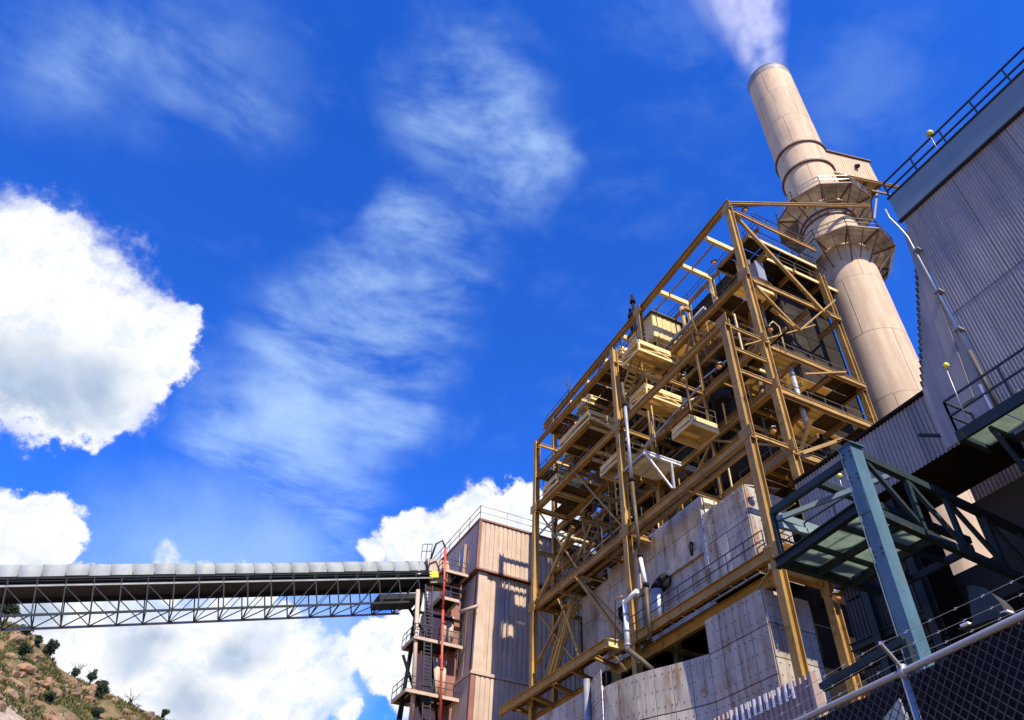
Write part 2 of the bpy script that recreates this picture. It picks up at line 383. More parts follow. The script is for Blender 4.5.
from mathutils import noise as mn
RIDGE = [(-60,780,620),(-30,700,604),(0,0,626),(28,0,632),(45,0,650),(60,0,667),(80,0,680),(95,0,690),(130,0,706),(165,0,719),(230,0,742),(330,0,780)]
ridge = []
for e in [( -120,560),(-60,600),(0,620),(28,629),(40,642),(60,667),(95,690),(130,705),(165,719),(230,741),(330,775),(440,815)]:
    d = ray(*e); az = math.atan2(d.x, d.y); el = d.z/math.hypot(d.x, d.y); ridge.append((az, el))
ridge.sort()
def ridge_el(az):
    if az <= ridge[0][0]: return ridge[0][1] + (ridge[0][0]-az)*0.35
    for (a,e),(b,f) in zip(ridge, ridge[1:]):
        if az <= b: return e + (f-e)*(az-a)/(b-a)
    return max(0.04, ridge[-1][1]-(az-ridge[-1][0])*0.35)
HD0, HD1 = 95.0, 142.0       # foot and crest distance from the plant yard
def hill_pt(az, t):
    """t 0 foot .. 1 crest .. >1 behind the crest"""
    dist = HD0 + (HD1-HD0)*t
    top = ridge_el(az)*HD1
    if t <= 1: z = top*(0.42 + 0.58*t**1.1) if t >= 0 else top*(0.42+0.42*t*2.3)
    else: z = top - (dist-HD1)*0.5
    x, y = math.sin(az)*dist, math.cos(az)*dist
    nz = mn.fractal(Vector((x*0.09, y*0.09, 3.0)), 1.0, 2.1, 6)
    led = mn.fractal(Vector((x*0.03+9, y*0.03, z*0.22)), 1.0, 2.0, 4)
    z += nz*1.5*(0.35 if 0.93 < t < 1.05 else 1.0) + led*0.9*(1 if t < 0.93 else 0.2)
    return Vector((x, y, max(z, GZ-2)))
hm = MB(); na, ntt = 190, 90; vs = []; fs = []
for i in range(na+1):
    az = R(-52) + R(85)*i/na
    for j in range(ntt+1):
        t = -0.95 + 2.4*j/ntt; vs.append(hill_pt(az, t))
for i in range(na):
    for j in range(ntt): a = i*(ntt+1)+j; fs.append((a, a+ntt+1, a+ntt+2, a+1))
hm.add(vs, fs, True); tag(hm.build('hillside', 'hill'), None, None, kind='structure')

# ================================================================== SMOKESTACK
AX, AY, SR = 45.35, 27.5, 2.5
def circ(z, r, n=48, ph=0): return [V(AX+r*math.cos(2*math.pi*k/n+ph), AY+r*math.sin(2*math.pi*k/n+ph), z) for k in range(n)]
def shell(mb, z0, z1, r0, r1, n=64):
    a = circ(z0, r0, n)+circ(z1, r1, n); mb.add(a, [(k,(k+1)%n,n+(k+1)%n,n+k) for k in range(n)], True)
def ringband(z, r0, r1, h, n=64):
    mb = MB(); a = circ(z,r0,n)+circ(z,r1,n)+circ(z+h,r1,n)+circ(z+h,r0,n)
    for q in range(4):
        for k in range(n): mb.add([a[q*n+k],a[q*n+(k+1)%n],a[((q+1)%4)*n+(k+1)%n],a[((q+1)%4)*n+k]], [(0,1,2,3)])
    return mb
M['stackweld'] = mat('weld_line', (0.44,0.29,0.19), 0.6)
stack = thing('smokestack', 'tall cylindrical beige smokestack with two platforms rising behind the steel frame', 'smokestack', (AX,AY,GZ))
zs = [GZ,12,22,30.5,37,43.5,50,54,58,60.9,64,67.4,71.0,76.8,82.6,87.4]
for i,(z0,z1) in enumerate(zip(zs, zs[1:])):
    mb = MB(); r = SR + (0.004 if i % 2 else 0); shell(mb, z0, z1, r, r)
    o_ = mb.build('shell_course', 'stack', stack)
    for q_ in range(4):
        a_ = q_*math.pi/2 + (i*0.7) % 1.57; MB().bar((AX+math.cos(a_)*(SR+0.005),AY+math.sin(a_)*(SR+0.005),z0),(AX+math.cos(a_)*(SR+0.005),AY+math.sin(a_)*(SR+0.005),z1),0.05,0.02).build('weld_line','stackweld',o_)
mb = MB(); shell(mb, 87.4, 88.5, SR+0.02, SR+0.02); shell(mb, 88.5, 84, SR-0.25, SR-0.25)
for k in range(1): pass
mb.build('rim', M.setdefault('sooty', mat('sooty_rim', (0.24,0.22,0.2), 0.6, var=0.3)), stack)
ringband(88.45, SR-0.25, SR+0.05, 0.12).build('rim_ring', 'stackring', stack)
for z in (71.0, 67.4): ringband(z, SR-0.02, SR+0.2, 0.22).build('stiffener_ring', 'stackring', stack)
for z in (58.6, 59.3): ringband(z, SR-0.02, SR+0.14, 0.16).build('stiffener_ring', 'stackring', stack)
for z in (82.6, 76.8, 64, 50, 43.5, 37, 30.5): ringband(z, SR-0.02, SR+0.014, 0.035).build('weld_seam', 'stackweld', stack)
def stack_platform(z, ro, ph, mrail):
    pf = MB()
    n = 10; inn = circ(z, SR+0.12, n, ph); out = circ(z, ro, n, ph); out2 = circ(z, ro+0.05, n, ph)
    for k in range(n):
        a,b = out2[k], out2[(k+1)%n]; pf.bar(a+V(0,0,-0.04), b+V(0,0,-0.04), 0.07, 0.16)
    root = pf.build('platform', 'stackring', stack)
    for k in range(n):
        q = [inn[k], out[k], out[(k+1)%n], inn[(k+1)%n]]
        MB().prism([p+V(0,0,0.03) for p in q], (0,0,0.04)).build('deck_panel', 'platedeck', root)
        br = MB(); p = circ(z-2.4, SR+0.02, n, ph)[k]
        br.bar(p, out[k]+V(0,0,-0.2), 0.11, 0.11); br.bar(inn[k]+V(0,0,-0.12), out[k]+V(0,0,-0.12), 0.1, 0.16)
        br.build('bracket', 'stackring', root)
        br = MB(); pm = (circ(z-2.0, SR+0.02, 2*n, ph)[(2*k+1)])
        br.bar(pm, out[k].lerp(out[(k+1)%n],0.5)+V(0,0,-0.2), 0.07, 0.07)
        br.build('strut', 'stackring', root)
    railing(out+[out[0]], root, mrail, 1.2, 1.4, 0.03)
    return root
M['platedeck'] = mat('deck_plate', (0.46,0.40,0.32), 0.6, rust=0.25, objvar=0.5, transl=0.45)  # pale and translucent so the deck looks sunlit from below
M['sheetpale'] = mat('pale_sheet', (0.62,0.68,0.66), 0.5, transl=0.4, objvar=0.2)
p1 = stack_platform(54.2, 4.5, 0.25, 'rail')
p2 = stack_platform(60.9, 4.45, 0.10, 'galv')
# toe sheets hung below the lower platform's rim
for k in (3,4,5,6,7,8,9):
    n=10; a = circ(54.0, 4.57, n, 0.25)[k]; b = circ(54.0, 4.57, n, 0.25)[(k+1)%n]
    if k in (4,8,9): MB().prism([a, b, b+(V(AX,AY,52.0)-b)*0.18+V(0,0,-0.9), a+(V(AX,AY,52.0)-a)*0.18+V(0,0,-0.9)], (0,0,0.02)).build('wind_sheet', 'sheetpale', p1)
ladder((AX-0.2,AY-2.4,54.2), (AX-0.2,AY-2.4,61), stack, 'stackring', side=(1,0,0))
# sampling house on the upper platform
hd = V(0.97,-0.25,0).normalized(); hb = V(0.25,0.97,0)
pc = ray(868.4,162.7); cr = pc*(56.7/math.hypot(pc.x,pc.y)); ztop = cr.z; cr.z = 0
house = thing('sampling_house', 'small beige clad cabin with sloping roof fixed to the smokestack', 'cabin', (cr.x-2, cr.y, 61.2))
z0 = 66.3
Wd = 5.4; lf = cr - hd*Wd
body = MB().prism([lf+V(0,0,z0), cr+V(0,0,z0), cr+V(0,0,ztop), lf+V(0,0,ztop+0.25)], hb*2.6); body.build('wall_core', 'stack', house)
for i in range(6):
    a = lf + hd*(Wd*i/6); MB().corr(a+V(0,0,z0)-hb*0.04, hd*(Wd/6-0.02), V(0,0,ztop-z0+0.2-0.25*i/6), 0.35, 0.04, -hb).build('cladding_sheet', 'stack', house)
MB().prism([lf+V(0,0,ztop+0.27)-hb*0.25, cr+hd*0.2+V(0,0,ztop+0.02)-hb*0.25, cr+hd*0.2+V(0,0,ztop+0.16)-hb*0.25, lf+V(0,0,ztop+0.41)-hb*0.25], hb*3.1).build('roof', 'stackring', house)
lp = MB(); q = cr-hd*2.0-hb*0.2+V(0,0,ztop-1.3); lp.tube([q+hb*0.2, q, q-V(0,0,0.25)], 0.05, 6); lp.tube([q-V(0,0,0.15), q-V(0,0,0.6)-hb*0.15], [0.12,0.26], 10); lp.build('wall_lamp', 'darkrail', house)
for q in (2.6, 5.0):
    MB().bar(lf+hd*q+V(0,0,z0-0.3), lf+hd*(q-1.6)+hb*0.6+V(0,0,z0-5.3), 0.16, 0.16).build('prop', 'stackring', house)
for q in (1.8, 3.6, 5.1):
    MB().ib(lf+hd*q-hb*0.3+V(0,0,z0-0.25), lf+hd*q+hb*2.8+V(0,0,z0-0.25), 0.2, 0.4).build('floor_joist', 'stackring', house)
MB().ib(lf-hd*0.2-hb*0.35+V(0,0,z0-0.2), cr+hd*1.9-hb*0.35+V(0,0,z0-0.1), 0.25, 0.38).build('floor_joist', 'gold', house)
MB().bar(cr+hd*1.4+V(0,0,z0-1.6)-hd*3-hb*0.2, cr+hd*0.9+V(0,0,z0-1.6)-hb*0.2, 0.16, 0.24).build('floor_joist', 'stackring', house)

# ================================================================== BOILER STEEL FRAME
XF, XM, XB = 28.0, 31.4, 41.0
frame = thing('steel_framework', 'ochre painted open steel framework with many floors in front of the smokestack', 'steel framework', (32,40,GZ))
def col(x, y, z1, w=0.5, m='gold', z0=GZ, parent=frame):
    mb = MB().ib((x,y,z0), (x,y,z1), w*0.95, w, (1,0,0), 0.06, 0.05)
    o = mb.build('column', m, parent)
    for z in [q for q in (9, 20, 27.8, 37.3, 44.6) if z0 < q < z1-0.3]:
        MB().box((x-w/2-0.03, y-w/2-0.03, z-0.35), (x+w/2+0.03, y+w/2+0.03, z-0.28)).build('splice_plate', m, o)
    return o
col(XF,54.4,45.2); col(XF,40.0,46.0); col(XF,26.6,37.7,0.52); col(XM,26.7,53.2,0.52)
col(XM,40.1,53.0,0.45); col(XM,57.0,51.3,0.45)
for y in (27.2, 40.1, 52.5): col(XB, y, 50, 0.5)
def ybeam(x, y0, y1, z, h=0.5, w=0.28, m='gold', z1=None): return MB().ib((x,y0,z),(x,y1,z if z1 is None else z1), w, h).build('beam', m, frame)
def xbeam(y, x0, x1, z, h=0.45, w=0.25, m='gold'):
    if m == 'cream': return MB().bar((x0,y,z),(x1,y,z), w, h).build('beam', m, frame)
    return MB().ib((x0,y,z),(x1,y,z), min(w,0.15), h).build('beam', m, frame)
def brace(a, b, w=0.2, m='gold', h=None):
    a = Vector(a); b = Vector(b); o = MB().bar(a, b, w, h or w).build('brace', m, frame)
    if w > 0.13:
        d = (b-a).normalized()
        for p, q in ((a, d), (b, -d)): MB().bar(p-q*0.1, p+q*0.55, w*2.2, 0.035, (0,1,0) if abs(d.x) < 0.1 else (0,0,1)).build('gusset', m, o)
    return o
# facade (receding) beams
ybeam(XM, 26.4, 59.3, 53.3, 0.62, 0.4, z1=51.6)
ybeam(XM, 27, 57, 37.25, 0.6); ybeam(XM, 27, 57, 44.25, 0.5); ybeam(XM, 27, 40, 28.0, 0.8); ybeam(XM, 27, 57, 33.0, 0.35)
ybeam(XF, 26.9, 54.2, 37.5, 0.55); ybeam(XF, 26.9, 54.2, 27.8, 0.6); ybeam(XF, 40.2, 54.2, 45.0, 0.4); ybeam(XF, 44.4, 54.2, 40.95, 0.38)
ybeam(XF+0.9, 27, 54.0, 27.9, 0.4); ybeam(XM+0.7, 27, 40, 33.9, 0.3); ybeam(XM+1.2, 27, 40, 34.3, 0.25)
for x in (34.8, 38.0, XB): 
    for z in (28, 33, 37.2, 44.2, 49.0): ybeam(x, 27.2, 52, z, 0.45, 0.22)
# cross beams of the near end
for z, x1, h in ((52.9,XB,0.42),(44.2,XB,0.42),(37.1,XB,0.45),(33.0,XB,0.45),(27.9,XB,0.5)): xbeam(26.75, XM+0.25, x1, z, h)
for z in (37.3, 33.2, 28.0, 35.2): xbeam(26.65, XF+0.25, XM-0.25, z, 0.3, 0.2)
xbeam(26.9, XF+0.25, XM-0.25, 20.0, 0.5)
for y in (40.05, 54.3):
    for z in (20, 27.8, 33.0, 37.3, 41.0, 44.9): xbeam(y, XF+0.25, XB, z, 0.4)
xbeam(47.2, XF, XM, 27.9, 0.35); xbeam(47.2, XF, XM, 37.3, 0.35); xbeam(33.4, XF, XM, 37.4, 0.3); xbeam(33.4, XF, XM, 27.9, 0.3)
# knee frames under the roof girder
for y, zt in ((30.0,52.6),(33.5,52.6),(37.0,52.5),(43.4,52.2),(46.9,51.9),(50.4,51.6),(54.0,51.5)):
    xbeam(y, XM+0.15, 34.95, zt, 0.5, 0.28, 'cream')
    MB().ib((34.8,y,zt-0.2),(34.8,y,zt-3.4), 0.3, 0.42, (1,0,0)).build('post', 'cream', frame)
    MB().bar((XM+1.2,y+0.1,zt),(XM+1.2,y+3.4,zt), 0.12, 0.12).build('brace', 'gold', frame)
ybeam(34.85, 27, 55, 49.1, 0.55, 0.3); ybeam(34.85, 27, 55, 52.55, 0.35, 0.2)
# braces of the near end (plane facing the yard)
for a, b, w in (((735,216),(828,317),0.26),((751,281),(799,331),0.18),((799,331),(772,310),0.14),((835,300),(800,330),0.12),((805,374),(846,372),0.12),((797,455),(840,440),0.22)):
    brace(LY(*a,26.6), LY(*b,26.6), w)
brace(LY(745,345,26.6), LY(815,325,26.6), 0.08)
# braces of the facade plane
for a, b, w in (((537,604),(573,527),0.26),((578,578),(624,641),0.24),((547,684),(572,602),0.22),((566,606),(537,664),0.16),((560,600),(580,655),0.2),((573,602),(552,680),0.16),((594,418),(616,430),0.2)):
    brace(LX(*a,XF), LX(*b,XF), w)
MB().ib(LX(580,519,XF), LY(627,529,LX(580,519,XF).y), 0.25, 0.35).build('beam', 'gold', frame)
# strut to the smokestack
MB().ib((XM+0.1,26.5,53.35), (47.1,23.9,59.9), 0.22, 0.3).build('beam', 'gold', frame)
MB().bar((XM+0.2,26.6,53.0),(45,25.0,60.6),0.1,0.1).build('brace','rail',frame)

def platform(x0, x1, y0, y1, z, gm='grate', front=True, rails='', nx=None, ny=None, gm2=None, girder='gold', gh=0.32, skip=0.0, yface='cream'):
    """floor of separate deck panels on girders; rails: letters of the edges W(-x) S(-y) E N"""
    root = MB().ib((x0,y0,z-gh/2),(x0,y1,z-gh/2),0.16,gh).build('platform', girder, frame)
    MB().ib((x1,y0,z-gh/2),(x1,y1,z-gh/2),0.16,gh).build('girder', girder, root)
    nyb = max(1, round((y1-y0)/3.2))
    for i in range(nyb+1):
        y = y0 + (y1-y0)*i/nyb
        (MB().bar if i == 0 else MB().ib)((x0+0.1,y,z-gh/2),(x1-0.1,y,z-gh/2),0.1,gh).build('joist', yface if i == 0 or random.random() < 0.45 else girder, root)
    nx = nx or max(1, round((x1-x0)/1.7)); ny = ny or max(1, round((y1-y0)/1.6))
    for i in range(nx):
        for j in range(ny):
            if random.random() < skip: continue
            a = x0+(x1-x0)*i/nx+0.03; b = x0+(x1-x0)*(i+1)/nx-0.03; c = y0+(y1-y0)*j/ny+0.04; d = y0+(y1-y0)*(j+1)/ny-0.04
            MB().box((a,c,z+0.004),(b,d,z+0.04)).build('grating_panel', gm2 if gm2 and random.random() < 0.4 else gm, root)
    E = dict(W=((x0,y0),(x0,y1)), S=((x0,y0),(x1,y0)), E=((x1,y0),(x1,y1)), N=((x0,y1),(x1,y1)))
    for e in (rails or 'WS'):
        (a,b),(c,d) = E[e]; railing([(a,b,z+0.05),(c,d,z+0.05)], root)
    return root
# balconies with end faces coloured as sunlit (box girders with braces)
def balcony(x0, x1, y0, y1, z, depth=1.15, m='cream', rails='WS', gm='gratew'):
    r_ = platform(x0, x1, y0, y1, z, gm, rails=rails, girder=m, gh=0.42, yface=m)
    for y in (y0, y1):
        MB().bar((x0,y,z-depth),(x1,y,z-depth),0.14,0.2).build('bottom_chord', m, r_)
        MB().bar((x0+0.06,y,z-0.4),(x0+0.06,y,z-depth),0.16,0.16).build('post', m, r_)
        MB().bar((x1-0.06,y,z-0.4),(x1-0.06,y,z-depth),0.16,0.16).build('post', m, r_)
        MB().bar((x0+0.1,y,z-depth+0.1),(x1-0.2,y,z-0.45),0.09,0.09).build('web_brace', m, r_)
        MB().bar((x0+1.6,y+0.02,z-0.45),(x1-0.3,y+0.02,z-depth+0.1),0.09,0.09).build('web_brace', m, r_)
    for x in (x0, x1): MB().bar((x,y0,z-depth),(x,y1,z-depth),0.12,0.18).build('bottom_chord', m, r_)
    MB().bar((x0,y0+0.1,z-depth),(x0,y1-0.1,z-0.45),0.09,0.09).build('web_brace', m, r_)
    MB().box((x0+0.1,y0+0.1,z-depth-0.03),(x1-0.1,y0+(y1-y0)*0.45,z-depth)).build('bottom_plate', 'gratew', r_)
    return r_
balcony(28.0, 32.0, 36.4, 38.8, 44.2)
balcony(28.0, 32.0, 36.05, 38.2, 39.05)
balcony(28.0, 30.3, 31.5, 33.6, 32.75, 0.7, rails='WS')
balcony(28.0, 31.0, 44.4, 49.8, 42.3, 0.95, rails='WS')
balcony(28.0, 31.5, 50.3, 53.0, 39.0, 0.9)
balcony(29.2, 32.4, 40.5, 43.5, 47.4, 0.8)
balcony(29.6, 33.4, 46.5, 49.0, 46.6, 0.8)
balcony(28.6, 31.2, 41.0, 44.0, 36.0, 0.8)
# pale maintenance platform
wp = MB().ib((28,37.06,33.05),(33,37.06,33.05),0.22,0.34).build('platform', 'white', frame)
MB().bar((28,37.06,33),(28,41.0,33.0),0.12,0.2).build('joist','galv',wp)
MB().bar(LY(646,454,37.06),LY(672,488,37.06),0.12,0.12).build('web_brace','white',wp)
MB().bar(LY(671,463,37.06),LY(674,489,37.06),0.18,0.18).build('post','galv',wp)
for i in range(3): MB().box((28.2+1.55*i,37.3,33.2),(29.65+1.55*i,40.6,33.24)).build('grating_panel','platedeck',wp)
# inner floors
platform(28.2, 31.2, 40.4, 54.0, 27.95, skip=0.34)
platform(31.6, XB, 27.0, 31.6, 28.05, 'grate', skip=0.25, rails='', gm2='gratew')
platform(31.6, XB, 27.0, 30.6, 33.1, 'grate', rails='S', skip=0.15, gm2='gratew')
platform(31.6, XB, 27.0, 31.2, 37.3, 'grate', rails='S', skip=0.12, gm2='gratew')
platform(28.2, 31.2, 44.8, 54.1, 37.5, skip=0.34, rails='W')
platform(28.2, 34.0, 45.0, 54.3, 41.1, skip=0.34, rails='W')
platform(31.6, 34.6, 27.2, 40.0, 44.4, 'gratew', skip=0.1, gm2='grate')
platform(28.2, 31.2, 40.4, 52.0, 45.1, skip=0.3, rails='W')
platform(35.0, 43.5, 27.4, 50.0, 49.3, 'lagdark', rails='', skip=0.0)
platform(31.7, 34.6, 41, 57.0, 49.0, skip=0.25, rails='W')
platform(31.7, 36.0, 50.0, 57.0, 44.6, skip=0.34, rails='W')
platform(31.7, 40.0, 50.5, 57.0, 38.0, skip=0.34)
platform(31.7, 40.0, 50.5, 57.0, 33.0, skip=0.34)
platform(31.7, 35.0, 40.5, 57.0, 41.0, skip=0.34)
platform(31.7, 35.0, 40.5, 57.0, 35.0, skip=0.34)
platform(31.7, 35.0, 29.0, 40.0, 40.8, 'grate', skip=0.2, gm2='gratew')
platform(33.6, XB, 27.2, 31.4, 51.2, 'lagdark', rails='S')
railing([(34.8,27,52.75),(34.8,50,52.75)], frame, 'rail')
railing([(XM+2.8,26.8,53.1),(XB,26.8,53.1)], frame, 'rail')
railing([(XM,53.5,51.9),(XM,59.0,51.7)], frame, 'darkrail')
# stairs
stair((29.4,53.2,39.2),(29.4,49.2,42.3), frame, side=(1,0,0))
stair((29.0,41.5,39.6),(29.0,37.8,44.2), frame, side=(1,0,0))
stair(LX(549,682,28.6),LX(573,602,28.6), frame, 'gold', n=18)
stair((30.0,52.6,28.2),(30.0,46.5,33.5), frame)
# bracing clutter deep in the frame
for i in range(46):
    x = random.uniform(32, 40); y = random.uniform(28, 55); z = random.choice([28,33,37.2,41,44.3])
    if random.random() < 0.5: b = (x+random.uniform(-3,3), y+random.uniform(-4,4), z+random.choice([-3.5,3.5]))
    else: b = (x, y+random.uniform(-6,6), z)
    brace((x,y,z), b, random.uniform(0.08,0.2), random.choice(['gold','rail','gold','darksteel']))
# secondary framing, wind bracing and node plates
for z, z1 in ((20.4,27.5),(28.2,37.2)):
    for y0, y1 in ((40.3,47.2),(47.2,54.2)):
        brace((XF+0.12,y0,z),(XF+0.12,y1,z1),0.12); 
brace((XM,27.0,28.4),(XM,33.4,33.0),0.15); brace((XM,33.4,33.0),(XM,39.8,28.4),0.15); brace((XM,27.0,37.6),(XM,33.4,44.0),0.15); brace((XM,39.8,37.6),(XM,33.4,44.0),0.15)
brace((XM,41.0,44.6),(XM,47.0,51.8),0.15); brace((XM,53.0,44.6),(XM,47.0,51.8),0.15)
for x in (XM, 34.8):
    for y in (33.4, 47.0, 51.5): MB().ib((x,y,28),(x,y,44.0 if x == XM else 49), 0.2, 0.22, (1,0,0)).build('post','gold',frame)
for z in (30.4, 35.0, 39.4, 42.6): ybeam(XM+0.05, 40.3, 57, z, 0.24, 0.16)
for z in (30.6, 35.2, 40.6): ybeam(34.8, 27.2, 52, z, 0.26, 0.16)
for y in (29.2, 31.6, 36.0, 43.6, 50.6):
    for z in (27.9, 33.0, 37.3): xbeam(y, XF+0.1 if y > 40 else XM, 35.2, z, 0.26, 0.14, 'cream' if random.random() < 0.4 else 'gold')
for x, ys, zz_ in ((XF,(26.6,40.0,54.4),(20,27.8,37.4)),(XM,(26.7,40.1),(28,33,37.25,44.25,52.6))):
    for y in ys:
        for z in zz_:
            MB().box((x-0.30,y-0.55,z-0.42),(x-0.265,y+0.55,z+0.42)).build('node_plate','gold',frame)
            bt = MB()
            for a_ in (-0.42,-0.3,0.3,0.42):
                for b_ in (-0.3,0,0.3): bt.box((x-0.325,y+a_-0.025,z+b_-0.025),(x-0.302,y+a_+0.025,z+b_+0.025))
            tag(bt.build('bolts','rail',frame), None, None, kind='stuff')
# thin hangers, tie rods and cable trays
for i in range(90):
    x = random.choice([28.1,28.3,30.9,31.3,31.6,34.5])+random.uniform(-.1,.1); y = random.uniform(27.5,54); z = random.choice([28,28,33,33,37.3])
    k = random.random()
    if k < 0.45: brace((x,y,z),(x,y,z+random.choice([2.2,3.6,3.9])), random.uniform(0.05,0.11), random.choice(['gold','cream','rail']))
    elif k < 0.75: brace((x,y,z+0.1),(x+random.uniform(1.5,3),y,z+random.uniform(0.1,2.5)), random.uniform(0.05,0.1), random.choice(['gold','cream']))
    else: brace((x,y,z+random.uniform(.5,2)),(x,y+random.uniform(3,8),z+random.uniform(.5,2)), random.uniform(0.05,0.12), random.choice(['galv','rail','gold']))
# platform along the ducts
pl = MB().ib((XF-0.2,26.5,19.95),(XF-0.2,43.0,19.95),0.3,0.62).build('platform','gold',frame)
MB().ib((XF+0.9,27.2,19.3),(XF+0.9,58,19.3),0.3,0.7).build('girder','gold',pl)
MB().ib((26.85,41.6,20.1),(26.85,58.0,20.1),0.3,0.62).build('girder','gold',pl)
MB().ib((26.85,41.5,20.1),(28.4,41.5,20.1),0.3,0.55).build('girder','cream',pl)
for y in (43.5,46.5,49.5,52.5,55.5): MB().ib((26.9,y,19.9),(28.8,y,19.5),0.2,0.3).build('joist','gold',pl)
for j in range(14):
    if j in (11,12): continue
    MB().box((XF-0.1,26.7+1.17*j,20.28),(XF+1.1,26.7+1.17*(j+1)-0.06,20.32)).build('grating_panel','grate',pl)
for j in range(13): MB().box((27.0,43.2+1.15*j,20.45),(28.3,43.2+1.15*(j+1)-0.08,20.49)).build('grating_panel','grate',pl)
railing([(XF-0.25,27.0,20.3),(XF-0.25,41.0,20.3)], pl, 'darkrail', 1.15)
railing([(XF-0.25,26.7,20.3),(XF+1.4,26.7,20.3)], pl, 'darkrail', 1.15)
MB().bar((27.9,26.7,19.4),(27.9,28.3,18.6),0.1,0.1).build('bracket','gold',pl)
MB().bar(LX(614,655,27.6),LX(627,671,27.6),0.16,0.16).build('bracket','gold',pl)
MB().box((27.8,26.9,19.2),(31.2,27.1,19.5)).build('joist','cream',pl)
for i in range(4): MB().box((28.2+0.8*i,25.9,20.28),(28.9+0.8*i,26.6,20.31)).build('grating_panel','gratew',pl)

platform(28.4, 35.0, 24.6, 28.2, 20.0, 'gratew', gm2='grate', skip=0.1)
# ================================================================== BOILER CASING (dark, inside the frame)
cas = thing('boiler_casing', 'dark lagged boiler casing standing inside the steel framework', 'boiler', (39,40,GZ))
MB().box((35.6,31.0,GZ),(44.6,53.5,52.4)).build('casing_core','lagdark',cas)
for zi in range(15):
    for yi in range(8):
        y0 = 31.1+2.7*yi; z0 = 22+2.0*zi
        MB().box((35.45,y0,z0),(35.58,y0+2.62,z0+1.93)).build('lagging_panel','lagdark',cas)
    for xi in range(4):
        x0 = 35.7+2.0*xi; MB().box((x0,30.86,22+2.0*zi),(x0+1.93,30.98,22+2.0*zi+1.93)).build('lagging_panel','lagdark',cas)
for yi in range(4): MB().tube([(35.2,33+4.6*yi,22),(35.2,33+4.6*yi,43.5)],0.16,8).build('downcomer','darksteel',cas)
rq = random.Random(5)
for i in range(70):
    x = rq.uniform(31.9,35.2); y = rq.uniform(27.5,55); z = rq.uniform(22,48); m_ = rq.choice(['darksteel','darksteel','rail','gold','galv','lagdark']); r_ = rq.uniform(0.04,0.2)
    k = rq.random()
    if k < 0.4: a, b = V(x,y,z-rq.uniform(1,5)), V(x,y,z+rq.uniform(1,4))
    elif k < 0.8: a, b = V(x,y,z), V(x,y+rq.uniform(3,9),z)
    else: a, b = V(x,y,z), V(x+rq.uniform(1,3),y,z)
    c = b + rq.choice([V(0,0,-1.2),V(0.9,0,0),V(0,0,0.9)])
    MB().tube([a,b],r_,8).build('service_pipe',m_,cas); MB().tube([b,c],r_*1.02,8).build('service_pipe',m_,cas)
for i in range(16):
    x = rq.uniform(32.6,34.4); y = rq.uniform(28.5,54); z = rq.choice([28.1,33.1,37.4,41.2]); w_ = rq.uniform(0.5,1.3)
    MB().box((x,y,z),(x+w_,y+rq.uniform(0.8,2.6),z+rq.uniform(0.8,2.6))).build('equipment_cabinet',rq.choice(['lagdark','darksteel','lagdark','lag']),cas)
for i,(y,z) in enumerate(((30,31),(36,35.5),(44,30.5),(49,36),(47,43.5))):
    MB().tube([(33.6,y,z),(33.6,y+5.5,z)],0.75,16).build('header_drum','lagdark',cas)
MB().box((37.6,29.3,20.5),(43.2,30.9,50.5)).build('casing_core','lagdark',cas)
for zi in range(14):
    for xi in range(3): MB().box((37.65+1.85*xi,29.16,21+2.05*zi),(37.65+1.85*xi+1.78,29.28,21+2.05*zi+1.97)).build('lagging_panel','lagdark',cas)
MB().box((33.05,28.7,GZ),(44,30.9,20.5)).build('casing_core','darksteel',cas)  # dark backing box painting the shaded depth behind the lower duct
# grey plated trough under the roof girder
tr = thing('ash_trough', 'grey plated duct running below the roof girder of the steel framework', 'duct', (34.4,38,45))
for i in range(9):
    y = 27.6+2.6*i; MB().box((33.9,y,46.3),(34.6,y+2.54,48.2)).build('duct_section','lag',tr)
    MB().box((33.84,y-0.1,46.2),(34.66,y-0.03,48.3)).build('flange','galv',tr)
for i in range(5): MB().box((33.9,27.9+1.5*i,45.2),(33.98,28.3+1.5*i,45.9)).build('hanger_plate','white',tr)
# penthouse and vents
ph = thing('roof_cabin', 'small cream sheet-clad cabin on top of the steel framework', 'cabin', (33.5,40,49))
MB().box((32.2,39.3,49.1),(36.5,43.2,52.1)).build('wall_core','cream',ph)
for i in range(4): MB().corr((32.25+1.05*i,39.26,49.1),(1.0,0,0),(0,0,2.9),0.5,0.04,(0,-1,0)).build('cladding_sheet','cream',ph)
MB().box((32.0,39.0,52.1),(36.7,43.5,52.25)).build('roof','rail',ph)
vt = thing('roof_vent', 'dark twin vent pipes rising above the roof girder', 'vent', (33,43.4,50))
b0 = LX(631,320,33.0); b0.z = 52.0
for dy, zt in ((0,57.0),(-0.6,58.6)):
    MB().tube([(33,b0.y+dy,49.2),(33,b0.y+dy,zt)],0.16,8).build('pipe','darksteel',vt)
    MB().tube([(33,b0.y+dy,zt-1.2),(33,b0.y+dy,zt-0.8)],0.3,8).build('collar','darksteel',vt)
an = thing('roof_mast', 'thin dark mast on the far roof corner of the steel framework', 'mast', (XM,58.5,51.7))
q = LX(568,376,XM)
MB().tube([(XM,q.y,51.8),(XM,q.y,q.z)],0.05,6).build('pole','darkrail',an)
MB().box((XM-0.3,q.y-0.05,q.z-1.4),(XM+0.3,q.y+0.05,q.z-1.3)).build('crossbar','darkrail',an)

